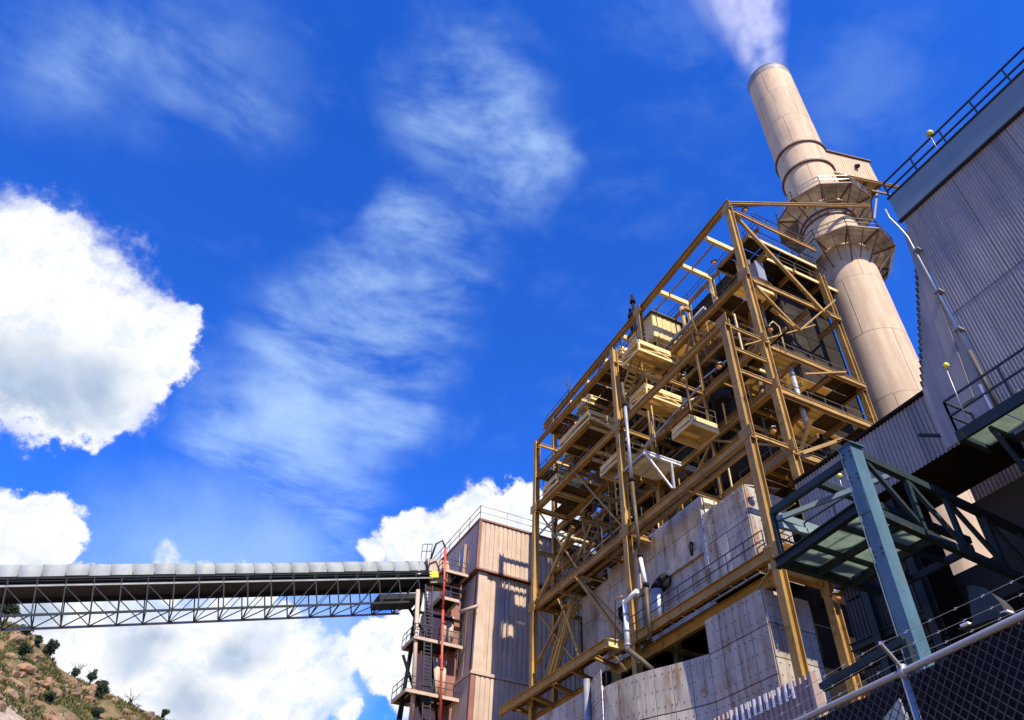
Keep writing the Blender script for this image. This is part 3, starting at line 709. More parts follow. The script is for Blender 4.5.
# ================================================================== DUCTS
def panel_grid(parent, pts, zs, m='lag', gap=0.035, th=0.06, rivet=True, core=True, zoff=None):
    """lagging panels along a plan polyline pts (outside = right-hand of travel), rows zs"""
    for i,(a,b) in enumerate(zip(pts, pts[1:])):
        a = Vector((a[0],a[1],0)); b = Vector((b[0],b[1],0)); d = (b-a).normalized(); nrm = Vector((d.y, -d.x, 0))
        for z0,z1 in zip(zs, zs[1:]):
            A = a + d*gap/2; B = b - d*gap/2; mb = MB()
            c = [A+V(0,0,z0+gap/2), B+V(0,0,z0+gap/2), B+V(0,0,z1-gap/2), A+V(0,0,z1-gap/2)]
            mid = (c[0]+c[2])/2; bev = [p+(mid-p)*0.012+nrm*th for p in c]; pil = mid+nrm*(th+random.uniform(0.0,0.05))
            mb.add(c+bev+[pil], [(0,1,5,4),(1,2,6,5),(2,3,7,6),(3,0,4,7),(4,5,8),(5,6,8),(6,7,8),(7,4,8)])
            o = mb.build('lagging_panel', m, parent)
            if rivet:
                rv = MB()
                for u_ in (0.12, 0.5, 0.88):
                    for w_ in (0.15, 0.5, 0.85):
                        p = c[0].lerp(c[1],u_).lerp(c[3].lerp(c[2],u_), w_) + nrm*(th+0.02)
                        rv.bar(p, p+nrm*0.02, 0.05, 0.05)
                tag(rv.build('rivets', 'seam', o), None, None, kind='stuff')
ud = thing('upper_duct', 'grey lagged upper duct with rust streaks above the ochre platform', 'duct', (31,36,20))
UX = 29.8
MB().box((UX+0.03,29.75,20.6),(33.0,33.9,26.6)).build('duct_core','seam',ud)
MB().box((UX+0.33,33.95,20.6),(33.4,46.0,28.3)).build('duct_core','seam',ud)
MB().box((UX+0.63,46.05,20.6),(33.4,50.5,27.6)).build('duct_core','seam',ud)
panel_grid(ud, [(UX,33.95),(UX,32.9),(UX,31.8),(UX,30.7),(UX,29.7)][::1], [20.6,24.3,26.6], zoff=0)
panel_grid(ud, [(UX,29.72),(UX+1.6,29.72),(UX+3.2,29.72)], [20.6,22.6,24.6,26.6])
panel_grid(ud, [(UX+0.3,46.0),(UX+0.3,43.0),(UX+0.3,41.8),(UX+0.3,38.6),(UX+0.3,33.95)], [20.6,22.4,24.4,26.4,28.3])
M['lagrust'] = mat('rusty_pale_plate', (0.62,0.55,0.42), 0.6, rust=0.45, rustcol=(0.42,0.17,0.05), var=0.15)
panel_grid(ud, [(UX+0.3,33.92),(UX+1.5,33.92),(UX+3.5,33.92)], [26.65,28.3], 'lagrust')
panel_grid(ud, [(UX+0.6,50.5),(UX+0.6,48.3),(UX+0.6,46.05)], [20.6,23,25.3,27.6])
MB().box((UX-0.02,33.5,24.1),(UX+0.28,42.5,24.55)).build('stiffener','lag',ud)
MB().box((UX-0.1,33.85,22.8),(UX+0.2,34.15,27.0)).build('stiffener','galv',ud)
MB().prism([(UX+0.1,29.72,26.62),(UX+0.1,34.0,26.62),(UX+3.2,34.0,27.3),(UX+3.2,29.72,27.3)],(0,0,0.06)).build('top_plate','lag',ud)
MB().box((UX+0.1,43.6,23.2),(UX+0.28,44.6,24.4)).build('access_hatch','darksteel',ud)
for y in (41.6,43.1): MB().box((UX+0.12,y,20.6),(UX+0.28,y+0.3,28.3)).build('stiffener','lag',ud)
hp = [LX(693,549,UX+0.1)]
MB().tube([hp[0]+V(0,0.1,0.5),hp[0]+V(-0.15,0,0.1),hp[0]+V(-0.1,0,-0.5)],0.12,8).build('hatch_latch','darksteel',ud)

ld = thing('lower_duct', 'big grey lagged lower duct bulging out beneath the ochre platform', 'duct', (29,36,GZ))
flat = [(28.4,33.4),(28.4,32.2),(28.4,31.0),(28.4,29.8),(28.4,28.5)]
hump = [(26.15,41.1),(26.3,39.7),(26.6,38.3),(27.05,37.0),(27.55,35.9),(28.0,34.7),(28.4,33.42)]
ZR = [4,6.5,9,11.5,14.2,16.6]
panel_grid(ld, flat, [4,6.5,9,11.6,14.35,16.9,18.9]); 
panel_grid(ld, hump, [4,6.5,9,11.6,14.35,17.0])
panel_grid(ld, [(27.3,52.4),(27.3,50.6),(27.3,48.8),(27.3,47.0),(27.3,45.4),(27.0,44.2),(26.6,42.9),(26.2,41.4)], [4,6.5,9,11.6,14.35,16.4,18.2])
panel_grid(ld, [(28.4,28.5),(30.0,28.5),(31.6,28.5)], [4,6.5,9,11.6,13.4,15.2,17.0,18.9], 'lag')
MB().prism([(28.46,28.58,3.9),(28.46,33.4,3.9),(33,33.4,3.9),(33,28.58,3.9)],(0,0,14.9)).build('duct_core','seam',ld)
MB().prism([(x+0.07,y,3.9) for x,y in hump]+[(33,33.42,3.9),(33,41.1,3.9)],(0,0,13.0)).build('duct_core','seam',ld)
MB().prism([(26.35,41.2,3.9),(26.7,42.9,3.9),(27.1,44.2,3.9),(27.4,45.4,3.9),(27.4,52.4,3.9),(33,52.4,3.9),(33,41.2,3.9)],(0,0,14.2)).build('duct_core','seam',ld)
MB().tube([(26.6,43.9,4),(26.6,43.9,18.4)],0.22,10).build('side_pipe','galv',ld)
MB().tube([(26.12,41.25,9),(26.12,41.25,17.1)],0.05,6).build('corner_trim','white',ld)

# ================================================================== PIPES
rp = thing('riser_pipe', 'tall rusty grey riser pipe beside the second ochre column', 'pipe', (27.7,38.3,17))
pts = [LX(*p,27.55) for p in ((622,383),(625,405),(632,480),(640,556),(646,585),(650,640))]
for i,(a,b) in enumerate(zip(pts, pts[1:])): MB().tube([a,b],0.13,10).build('pipe_length', ['rail','galv','rail','white','rail'][i], rp)
for a in pts[1:-1]: MB().tube([a-V(0,0,0.12),a+V(0,0,0.12)],0.2,10).build('flange','darksteel',rp)
vp = thing('vent_pipe', 'white elbowed steam pipe rising beside the ochre platform', 'pipe', (26.5,38.5,17.5))
a = [LX(*p,26.5) for p in ((637,591),(625,603),(628,650))]
MB().tube([a[0],a[1]],0.16,10).build('pipe_length','white',vp)
MB().tube([a[1]+V(0,0,0.16),a[2]],0.16,10).build('pipe_length','white',vp)
MB().tube([a[2],a[2]+V(0.3,-0.7,-0.7),a[2]+V(0.8,-1.3,-1.5)],0.17,10).build('pipe_length','rail',vp)
for t in (0.25,0.6,0.9): p = a[1].lerp(a[2],t); MB().tube([p-V(0,0,0.06),p+V(0,0,0.06)],0.22,8).build('clamp','galv',vp)
sp = thing('small_pipe', 'thin ochre pipe standing at the end of the outer platform girder', 'pipe', (26.8,41,20))
a = [LX(*p,26.8) for p in ((622,596),(615,600),(615,645))]; MB().tube(a,0.06,6).build('pipe_length','gold',sp)
fp = thing('stub_duct', 'pale blue-lit round duct stub behind the platform railing', 'duct', (29,36,20))
a = [LX(*p,29.0) for p in ((657,590),(658,628))]; MB().tube(a,0.42,14).build('duct_section','galv',fp); MB().tube([a[0],a[0]+V(0.8,0,1.0)],0.45,14).build('duct_section','darksteel',fp)

# ================================================================== LAMPS ON THE FRAME
def jar_lamp(p, label, arm=(0,0,0.5), m='amber', s=1.0):
    p = Vector(p); t = thing('work_lamp', label, 'lamp', p)
    MB().tube([p+V(0,0,0.18*s), p+V(0,0,0.3*s), p+Vector(arm)], 0.04*s, 6).build('arm','galv',t)
    MB().tube([p+V(0,0,0.22*s), p+V(0,0,0.1*s), p+V(0,0,0.02*s)], [0.1*s,0.16*s,0.3*s], 12).build('shade','rail',t)
    MB().tube([p+V(0,0,0.05*s), p-V(0,0,0.12*s), p-V(0,0,0.28*s)], [0.17*s,0.19*s,0.08*s], 12).build('bulb_jar',m,t)
    return t
p = LY(770,329,26.3); t = jar_lamp(p, 'amber work lamp on a curved goose-neck beside the tallest ochre column', (0.1,0,0.5))
q = LY(786,353,26.3); MB().tube([p+V(0.1,0,0.5), p+V(0.5,0,1.0), p+V(1.0,0,0.7), q], 0.05, 6).build('goose_neck','cream',t)
jar_lamp(LX(714,262,34.6), 'amber work lamp on the railing under the roof girder', (0.3,0,0.3))
jar_lamp(LX(683,378,29.0), 'amber work lamp below the upper sunlit balcony', (0.3,0,0.5))
jar_lamp(LX(719,366,29.5), 'amber work lamp hung below the floor beam beside the shorter ochre column', (0.3,0,0.5))
jar_lamp(LX(773,430,30), 'amber work lamp between the two nearest ochre columns', (0.3,0,0.4))
jar_lamp(LX(594,543,29), 'amber work lamp near the gap of sky in the framework', (0.2,0,0.4))
jar_lamp(LX(581,469,29), 'amber work lamp beside the upper stair flight', (0.2,0,0.4))
jar_lamp(LX(836,596,27.5), 'amber work lamp on the shaded ochre column behind the blue deck', (0.3,0,0.3))
jar_lamp(LY(745,210,26.2), 'amber work lamp at the peak of the steel framework', (0.3,0,0.4))

# ================================================================== TRANSFER TOWER
tw = thing('transfer_tower', 'tan ribbed-sheet transfer tower standing beyond the steel framework', 'tower', (31,69,GZ))
TY = 62.8
def ribwall(x0, x1, y, z0, z1, m='tan', axis='x', nsheet=None, pitch=0.5, dep=0.07, kind='groove'):
    L_ = x1-x0; ns = nsheet or max(1, round(L_/1.5))
    for i in range(ns):
        a = x0+L_*i/ns; w = L_/ns-0.012
        if axis == 'x': MB().corr((a,y,z0),(w,0,0),(0,0,z1-z0),pitch,dep,(0,-1,0),kind).build('cladding_sheet',m,tw)
        else: MB().corr((y,a,z0),(0,w,0),(0,0,z1-z0),pitch,dep,(-1,0,0),kind).build('cladding_sheet',m,tw)
X0 = 25.75
MB().box((X0+0.1,TY-0.25,34.6),(38,76,39.75)).build('wall_core','tantrim',tw)
ribwall(X0+0.25,38,TY-0.27,34.6,39.7); ribwall(TY-0.1,76,X0+0.08,34.6,39.7,'tan','y')
MB().box((X0-0.06,TY-0.42,34.5),(X0+0.26,TY-0.1,39.8)).build('corner_trim','tantrim',tw)
MB().box((X0-0.1,TY-0.46,39.76),(38.1,76.1,39.95)).build('roof','tantrim',tw)
MB().box((X0-0.04,TY-0.40,34.40),(38.1,TY-0.2,34.56)).build('drip_trim','tantrim',tw)
MB().box((26.35,63.05,24.6),(38,76,34.5)).build('wall_core','tantrim',tw)
ribwall(27.15,38,63.02,24.6,34.4,'tan',pitch=0.55,dep=0.09); ribwall(63.6,76,26.3,24.6,34.4,'tan','y',pitch=1.6,dep=0.05)
MB().box((26.2,62.75,24.8),(27.1,63.1,34.4)).build('corner_trim','tan',tw)
for x in (28.7,29.0,29.5): MB().tube([(x,62.8,27.0 if x>28.8 else 25.5),(x,62.8,34.5)],0.05,6).build('conduit','galv',tw)
MB().box((25.95,62.3,GZ),(38,76,24.4)).build('wall_core','tantrim',tw)
ribwall(26.35,38,62.28,8,24.3,pitch=0.5); ribwall(62.6,76,25.93,8,24.3,'tan','y')
MB().box((25.86,62.2,8),(26.3,62.56,24.3)).build('corner_trim','tantrim',tw)
MB().box((25.8,62.1,24.35),(38.1,76.1,24.62)).build('ledge','tan',tw)
railing([(X0,76,39.95),(X0,TY-0.35,39.95),(38,TY-0.35,39.95)], tw, 'galv', 1.5, 3.0, 0.03)
MB().tube([LX(460,612,25.0), LX(478,606,26.1)],0.18,10).build('crane_beam','tan',tw)
# doorway box on the tower's side
dr = [LX(*p,25.1) for p in ((454,542),(464.5,571))]
door = MB(); y0_, y1_ = dr[1].y, dr[0].y; 
if y0_ > y1_: y0_, y1_ = y1_, y0_
zt, zb = 38.3, 34.7; y0_, y1_ = 65.3, 66.6
MB().box((25.55,y0_,zb),(25.7,y1_,zt)).build('door','doorpink',tw)
for b in (((25.46,y0_,zb),(25.6,y0_+0.12,zt)),((25.46,y1_-0.12,zb),(25.6,y1_,zt)),((25.46,y0_+0.13,zt-0.12),(25.6,y1_-0.13,zt)),((25.46,y0_+0.13,36.2),(25.6,y1_-0.13,36.35))): MB().box(*b).build('door_frame','tan',tw)
MB().box((25.5,y0_+0.14,36.37),(25.54,y1_-0.14,zt-0.14)).build('pane','glass',tw)

# access stage between conveyor and tower
ac = thing('access_stage', 'dark steel access stage with ladders between conveyor end and tan tower', 'access stage', (23,66,GZ))
def stage(x0,x1,y0,y1,z,rails):
    w = MB(); w.box((x0,y0,z-0.28),(x1,y0+0.14,z)); w.box((x0,y1-0.14,z-0.28),(x1,y1,z)); w.box((x0,y0+0.15,z-0.28),(x0+0.14,y1-0.15,z)); w.box((x1-0.14,y0+0.15,z-0.28),(x1,y1-0.15,z))
    r_ = w.build('stage_floor','tan',ac); n = max(2,round((x1-x0)/0.9))
    for i in range(n): MB().box((x0+(x1-x0)*i/n+0.02,y0+0.05,z+0.005),(x0+(x1-x0)*(i+1)/n-0.02,y1-0.05,z+0.04)).build('deck_plate','darksteel',r_)
    railing(rails, r_, 'darkrail', 1.1, 1.3, 0.028); return r_
stage(22.8,25.6,64.0,67.5,34.4,[(25.5,64,34.4),(22.8,64,34.4),(22.8,67.5,34.4)])
stage(22.9,24.9,64.0,67,31.6,[(24.9,64,31.6),(22.9,64,31.6)])
stage(20.9,25.7,64.2,67.5,27.4,[(25.6,64.2,27.4),(20.9,64.2,27.4),(20.9,67.5,27.4)])
stage(20.6,25.6,63.8,67.5,22.6,[(25.5,63.8,22.6),(20.6,63.8,22.6),(20.6,67.5,22.6)])
for a,b,w in (((425,576),(398,722),0.28),((408,606),(428,640),0.2),((403,655),(424,722),0.2),((424,580),(437,722),0.2)):
    MB().bar(LY(*a,65.6),LY(*b,65.6),w,w).build('leg','darksteel',ac)
MB().bar(LY(420,582,67.4),LY(400,722,67.4),0.25,0.25).build('leg','darksteel',ac)
MB().tube([LY(418,590,64.6),LY(412,722,64.6)],0.2,10).build('standpipe','tan',ac)
ladder(LY(426,722,64.3),LY(429,585,64.3),ac,'darkrail',0.7,(1,0,0),0.05)
MB().box((24.9,66.0,GZ),(25.9,75,34.2)).build('lower_wall','tantrim',ac)
for x in (24.0,24.6): MB().tube([(x,65.9,22.6),(x,65.9,26.3)],0.33,12).build('vessel','tan',ac)
for x in (24.3,25.0): MB().tube([(x,65.9,27.6),(x,65.9,30.6)],0.28,12).build('vessel','tan',ac)
for z in (30.2,33.2): MB().bar((20.9,65.5,z),(25.9,65.5,z),0.18,0.24).build('girt','darksteel',ac)
rdp = thing('red_standpipe', 'bright red vertical standpipe in front of the tan tower', 'pipe', (23.9,63.6,GZ))
a = [LY(*p,63.5) for p in ((445.5,548),(443,610),(440,730))]
for i in range(2): MB().tube([a[i],a[i+1]],0.12,10).build('pipe_length','red',rdp)
for t in (0.2,0.45,0.7): p = a[0].lerp(a[2],t); MB().tube([p-V(0,0,0.08),p+V(0,0,0.08)],0.17,10).build('coupling','red',rdp)
MB().tube([a[0],a[0]+V(-0.4,0,0.7),a[0]+V(-1.0,0.1,0.2),a[0]+V(-1.3,0.2,-1.4)],0.1,8).build('hose','darkrail',rdp)

# ================================================================== CONVEYOR
cd = ray(2000,547).normalized(); E_ = LY(422,577,66.0); ch = V(cd.x,cd.y,0).normalized()
side = V(ch.y,-ch.x,0)           # towards the camera side
if side.y > 0: side = -side
upv = side.cross(cd).normalized()
if upv.z < 0: upv = -upv
cv = thing('conveyor', 'long inclined conveyor bridge with pale hooded cover spanning to the tan tower', 'conveyor', E_-cd*60)
def cp(t, s, u): return E_ - cd*t + side*s + upv*u
LEN = 66.0; SEG = 1.60; HW = 1.15
for i in range(int(LEN/SEG)):
    t0, t1 = i*SEG, (i+1)*SEG-0.03; mb = MB(); n = 10; vs = []; dj = random.uniform(-0.035,0.035)
    for t in (t0, t1):
        for r_ in (0.0, 0.04):
            for k in range(n+1):
                a = math.pi*(0.0+k/n); vs.append(cp(t, math.cos(a)*(HW-r_), 0.18+dj+math.sin(a)*(1.36-r_)))
    m_ = n+1; fs = []
    for k in range(n):
        fs += [(k,k+1,2*m_+k+1,2*m_+k),(m_+k+1,m_+k,3*m_+k,3*m_+k+1),(k,m_+k,m_+k+1,k+1),(2*m_+k+1,3*m_+k+1,3*m_+k,2*m_+k)]
    mb.add(vs, fs, True)
    mb.build('hood_panel','hood',cv)
    rb = MB(); rb.tube([cp(t0-0.015, math.cos(math.pi*k/n)*(HW+0.02), 0.17+math.sin(math.pi*k/n)*1.39) for k in range(n+1)],0.035,5); rb.build('hood_rib','hoodrib',cv)
def cbar(t0,s0,u0,t1,s1,u1,w,h,name,m): return MB().bar(cp(t0,s0,u0),cp(t1,s1,u1),w,h,upv).build(name,m,cv)
mb = MB()
cbar(-0.5,0,-0.15,LEN,0,-0.15,1.7,0.10,'belt','black')
cbar(-0.5,0,-0.6,LEN,0,-0.6,2.8,0.08,'deck','black')
cbar(-0.5,-1.35,-0.2,LEN,-1.35,-0.2,0.06,1.6,'back_sheet','black')
cbar(-0.5,1.0,0.1,LEN,1.0,0.1,0.08,0.2,'stringer','black')
for s_ in (1.45,-1.45): cbar(-0.5,s_,-0.72,LEN,s_,-0.72,0.1,0.12 if s_ > 0 else 0.3,'top_chord','trusslight')
cbar(-0.5,1.5,-0.1,LEN,1.5,-0.1,0.05,0.05,'handrail','truss')
cbar(-0.5,1.5,-0.35,LEN,1.5,-0.35,0.035,0.035,'handrail','truss')
for s_ in (1.45,-1.45): cbar(2.2,s_,-3.0,LEN,s_,-3.0,0.13,0.17,'bottom_chord','truss' if s_>0 else 'trusslight')
BAY = 1.95; nb = int((LEN-2)/BAY)
for i in range(nb):
    t = 1.0+i*BAY
    for s_ in (1.45,-1.45):
        cbar(t,s_,-0.8,t,s_,-2.95,0.095,0.095,'truss_post','truss')
        flip = (t > 21)
        cbar(t+BAY if not flip else t, s_,-2.95, t if not flip else t+BAY, s_, -0.8, 0.065,0.065,'truss_diagonal','truss')
    cbar(t,1.45,-3.0,t,-1.45,-3.0,0.1,0.1,'cross_strut','truss')
    if i % 1 == 0: cbar(t,1.45,-2.97,t+BAY,-1.45,-2.97,0.07,0.07,'lacing','truss')
    cbar(t,1.52,-0.7,t,1.52,-0.1,0.05,0.05,'rail_post','truss')
    cbar(t,0.95,-0.55,t,0.95,0.1,0.09,0.09,'hood_post','black')
cbar(1.0,0,-2.4,5.0,0,-2.4,2.8,0.5,'end_tray','black')
ck = stage  # head platform rail next to the conveyor end
hdp = thing('drive_station', 'yellow guarded conveyor head with drive box at the tan tower', 'conveyor drive', cp(-1.5,0,0))
MB().prism([cp(-0.4,1.0,-1.0),cp(-2.6,1.0,-1.0),cp(-2.6,1.0,1.2),cp(-0.4,1.0,1.5)], -side*2.2).build('drive_housing','tan',hdp)
MB().prism([cp(-0.3,1.3,-0.6),cp(-1.2,1.3,-0.6),cp(-1.2,1.3,0.0),cp(-0.3,1.3,0.0)], -side*0.2).build('guard','yellow',hdp)
railing([cp(0.4,1.3,1.3),cp(-0.6,1.3,1.3)], hdp, 'darkrail', 1.6, 0.5, 0.03)

# ================================================================== RIGHT-HAND CORRUGATED BUILDING
rb = thing('corrugated_building', 'tall grey corrugated-sheet building with blue-grey parapet at right edge', 'building', (30,-5,GZ))
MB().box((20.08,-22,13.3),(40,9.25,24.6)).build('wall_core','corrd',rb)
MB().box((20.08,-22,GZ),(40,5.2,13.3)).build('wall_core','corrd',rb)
zr = [13.4,15.75,18.35,20.95,23.4]
for zi,(z0,z1) in enumerate(zip(zr, zr[1:])):
    y = 9.25
    for i in range(9):
        w = 2.15; y0 = y-w*(i+1)
        if y0 < -11: break
        MB().corr((20.0+0.008*(zi%2),y0,z0+0.0),(0,w-0.012,0),(0,0,z1-z0+0.06-0.075),0.105,0.03,(-1,0,0),'wave',0.006).build('corrugated_sheet','corr',rb)
for zi,(z0,z1) in enumerate([(8,10.7),(10.7,13.3)]):
    for i in range(6):
        y0 = 5.2-2.15*(i+1); MB().corr((20.0,y0,z0),(0,2.14,0),(0,0,z1-z0-0.02),0.105,0.03,(-1,0,0),'wave',0.006).build('corrugated_sheet','corr',rb)
MB().box((19.88,-22,23.45),(20.6,9.3,24.75)).build('parapet','fascia',rb)
MB().box((19.84,-22,23.36),(20.0,9.36,23.42)).build('shadow_strip','darkrail',rb)  # black strip standing in for the shadow line below the parapet
MB().box((19.84,-22,24.76),(20.7,9.34,24.84)).build('coping','bluedark',rb)
for y in (2.0,-5.2): MB().box((19.86,y,23.46),(19.877,y+0.02,24.74)).build('parapet_joint','bluedark',rb)
railing([(20.05,9.3,24.85),(20.05,-20,24.85)], rb, 'darkrail', 1.05, 1.35, 0.03)
# sloping end wall beyond the corner
MB().prism([(20.02,9.3,21.95),(20.02,11.2,16.55),(20.02,11.25,14.2),(20.02,9.3,14.2)],(0.05,0,0)).build('end_wall','corr',rb)
sl = MB()
for i in range(22):
    t = i/22; a = V(20.0,9.3+1.9*t,21.95-5.4*t); sl.box((19.98,a.y-0.03,a.z-0.16),(20.06,a.y+0.04,a.z+0.06))
sl.build('saw_tooth_flashing','corrd',rb)
MB().prism([(19.97,9.0,22.9),(19.97,9.42,22.9),(19.97,10.2,15.2),(19.97,9.78,15.2)],(0.03,0,0)).build('corner_trim','corr',rb)
MB().tube([(19.6,9.46,24.1),(19.6,9.46,23.6),(19.75,9.35,22.9),(19.85,9.3,22.4),(19.85,9.22,16.6)],0.04,8).build('downpipe','galv',rb)
MB().tube([(19.85,9.22,16.6),(19.85,9.22,14.0)],0.07,8).build('downpipe','corrd',rb)
for z in (21.5,19.3,17.5): MB().box((19.72,9.1,z),(20.0,9.34,z+0.08)).build('pipe_clip','galv',rb)
# walkway on the wall
WK = 13.45
wk = thing('wall_walkway', 'slate blue cantilever walkway with railing on the grey corrugated wall', 'walkway', (19.3,4,WK))
MB().box((18.72,-8,WK-0.18),(18.82,10.1,WK+0.16)).build('kerb_beam','bluedark',wk)
MB().box((18.83,10.0,WK-0.18),(19.95,10.1,WK+0.16)).build('kerb_beam','bluedark',wk)
for i in range(12):
    y0 = 9.95-1.2*(i+1); MB().box((18.86,y0+0.03,WK-0.02),(19.9,y0+1.17,WK+0.02)).build('grating_panel','panel',wk)
for y in (9.2,6.4,3.6,0.8): MB().bar((18.9,y,WK-0.22),(20.0,y,WK-2.0),0.12,0.12).build('bracket','bluedark',wk); MB().bar((18.85,y,WK-0.25),(19.98,y,WK-0.25),0.1,0.14).build('bracket','bluedark',wk)
railing([(19.95,10.05,WK+0.15),(18.78,10.05,WK+0.15),(18.78,-8,WK+0.15)], wk, 'darkrail', 1.12, 1.75, 0.027)
MB().bar((18.8,8.9,WK+0.1),(18.8,8.9,WK+1.1),0.05,0.05).build('pale_post','white',wk)
MB().tube([(19.9,8.6,WK+0.2),(19.9,8.6,WK+1.0)],0.18,8).build('wall_box','darkrail',wk)
# pole lamps
def pole_lamp(base, top, label, m='yellow', s=0.3):
    base = Vector(base); top = Vector(top); t = thing('pole_lamp', label, 'lamp', base)
    MB().tube([base, top], 0.02, 8).build('pole','galv',t)
    aim = V(-0.35,-0.85,-0.5).normalized()
    MB().tube([top+aim*-0.2*s/0.3, top, top+aim*0.12*s/0.3], [0.1*s/0.3,0.17*s/0.3,0.2*s/0.3], 12).build('housing','galv',t)
    MB().tube([top+aim*0.13*s/0.3, top+aim*0.2*s/0.3, top+aim*0.25*s/0.3], [0.19*s/0.3,0.15*s/0.3,0.05*s/0.3], 12).build('lens',m,t)
    MB().tube([top-V(0.05,0,0.12),top+V(0.1,0.1,0.22*s/0.3)],0.025,5).build('bracket','white',t)
    return t
pole_lamp(LX(939,152,20.0), LX(929,134,20.0), 'yellow floodlight on a short pole above the roof parapet', s=0.2)
pole_lamp(LX(966,418,18.75), LX(945,366,18.75), 'yellow floodlight on a pole beside the wall walkway', s=0.16)
pole_lamp(LX(843,492,18.6), LX(839,476,18.6), 'small yellow lamp inside the blue frame', s=0.14)

# ================================================================== ANNEX AND DARK SHEDS
ax = thing('corrugated_annex', 'overhead grey corrugated annex bridging to the corrugated building', 'annex', (23,14,15))
MB().box((22.08,11.3,15.55),(24.6,19.0,17.95)).build('wall_core','darksteel',ax)
for i in range(5):
    y0 = 11.35+1.52*i; MB().corr((22.0,y0,15.5),(0,1.5,0),(0,0,2.45),0.16,0.05,(-1,0,0),'trap',0.01).build('corrugated_sheet','corr',ax)
MB().box((21.85,11.3,17.97),(24.7,19.0,18.08)).build('roof_edge','darksteel',ax)
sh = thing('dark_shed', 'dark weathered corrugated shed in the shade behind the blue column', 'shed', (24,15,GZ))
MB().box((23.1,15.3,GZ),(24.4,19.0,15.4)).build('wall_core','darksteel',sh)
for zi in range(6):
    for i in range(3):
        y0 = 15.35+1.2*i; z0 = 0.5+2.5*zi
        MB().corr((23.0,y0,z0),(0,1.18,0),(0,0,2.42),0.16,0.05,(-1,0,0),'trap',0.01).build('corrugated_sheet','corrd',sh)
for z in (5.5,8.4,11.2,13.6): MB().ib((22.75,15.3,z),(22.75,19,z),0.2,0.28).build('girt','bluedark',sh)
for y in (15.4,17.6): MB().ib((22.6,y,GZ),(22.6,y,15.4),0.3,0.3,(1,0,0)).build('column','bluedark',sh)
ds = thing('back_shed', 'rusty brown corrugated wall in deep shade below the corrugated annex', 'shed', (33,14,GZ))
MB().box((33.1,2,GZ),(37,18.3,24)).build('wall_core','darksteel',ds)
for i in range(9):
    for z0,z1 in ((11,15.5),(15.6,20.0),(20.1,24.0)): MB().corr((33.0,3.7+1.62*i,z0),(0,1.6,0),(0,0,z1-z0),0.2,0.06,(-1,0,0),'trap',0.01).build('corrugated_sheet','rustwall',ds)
sd2 = thing('shade_fill_wall', 'dark block wall added to fill the shade behind the chain-link fence', 'wall', (25,8,GZ))  # wall added as a dark occluder to fill the shaded area
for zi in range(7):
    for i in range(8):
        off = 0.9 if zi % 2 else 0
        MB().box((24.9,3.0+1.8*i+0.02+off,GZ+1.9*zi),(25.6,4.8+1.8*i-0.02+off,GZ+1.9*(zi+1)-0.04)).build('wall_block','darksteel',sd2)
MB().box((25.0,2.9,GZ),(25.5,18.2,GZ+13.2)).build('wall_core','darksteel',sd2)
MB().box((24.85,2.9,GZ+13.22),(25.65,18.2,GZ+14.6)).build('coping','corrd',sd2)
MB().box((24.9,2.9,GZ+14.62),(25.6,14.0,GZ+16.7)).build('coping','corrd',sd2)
MB().box((24.8,2.0,15.3),(37,11.8,15.6)).build('shade_slab','darksteel',sh)  # slab added overhead to darken the space under the annex
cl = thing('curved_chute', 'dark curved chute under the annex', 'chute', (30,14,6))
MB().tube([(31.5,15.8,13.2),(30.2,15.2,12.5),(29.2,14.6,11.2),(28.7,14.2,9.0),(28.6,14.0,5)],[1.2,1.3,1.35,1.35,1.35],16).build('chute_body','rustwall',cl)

# ================================================================== BLUE STEEL FRAME AND DECK
bf = thing('blue_frame', 'blue steel column and frame carrying a translucent deck', 'steel frame', (17,12.3,GZ))
MB().bar((17,12.3,GZ),(17,12.3,13.8),0.38,0.48,(1,0,0)).build('column','blue',bf)
for z in (1.5,4.5,7.5,10.2,12.6,13.4):
    bl_ = MB()
    for dy in (-0.13,0.13):
        for dz in (0,0.16): bl_.bar((16.745,12.3+dy,z+dz),(16.72,12.3+dy,z+dz),0.05,0.05)
    tag(bl_.build('bolt_set','bluedark',bf), None, None, kind='stuff')
MB().box((16.735,12.12,11.5),(16.748,12.52,12.3)).build('gusset','blue',bf)
for dx in (-0.262,): MB().box((16.73,12.51,GZ),(16.745,12.535,13.8)).build('edge_strip','fascia',bf)
MB().box((16.72,12.02,13.8),(17.28,12.58,13.84)).build('cap_plate','blue',bf)
MB().bar((17,12.55,13.5),(17,15.9,13.5),0.16,0.24).build('beam','bluedark',bf)
MB().ib((17,12.55,11.95),(17,16.2,11.75),0.2,0.34).build('beam','bluedark',bf)
MB().bar((17,15.9,11.9),(17,15.9,13.5),0.14,0.14).build('post','bluedark',bf)
MB().bar((17.1,15.85,13.35),(20.2,15.85,13.3),0.2,0.26).build('beam','fascia',bf)
MB().bar((17.05,15.8,13.2),(18.8,12.6,13.6),0.12,0.16).build('brace','fascia',bf)
MB().bar((17.05,15.75,12.95),(19.9,15.0,12.6),0.16,0.2).build('beam','fascia',bf)
MB().bar((17.0,16.1,11.8),(22.5,16.1,11.9),0.18,0.3).build('beam','bluedark',bf)
for i,x in enumerate((18.5,20.0,21.4)): MB().bar((x,12.5,11.8),(x,16.1,11.75),0.12,0.22).build('joist','bluedark',bf)
for y in (13.5,14.8): MB().bar((17.1,y,11.78),(21.5,y,11.78),0.1,0.16).build('joist','bluedark',bf)
dk = thing('translucent_deck', 'pale greenish translucent deck panels lit from above on the blue frame', 'deck', (19,14,11.95))
for i in range(2):
    for j in range(3):
        x0 = 17.15+1.45*i; y0 = 12.6+1.18*j
        MB().box((x0,y0,11.97),(x0+1.38,y0+1.12,12.0)).build('deck_panel','panel',dk)
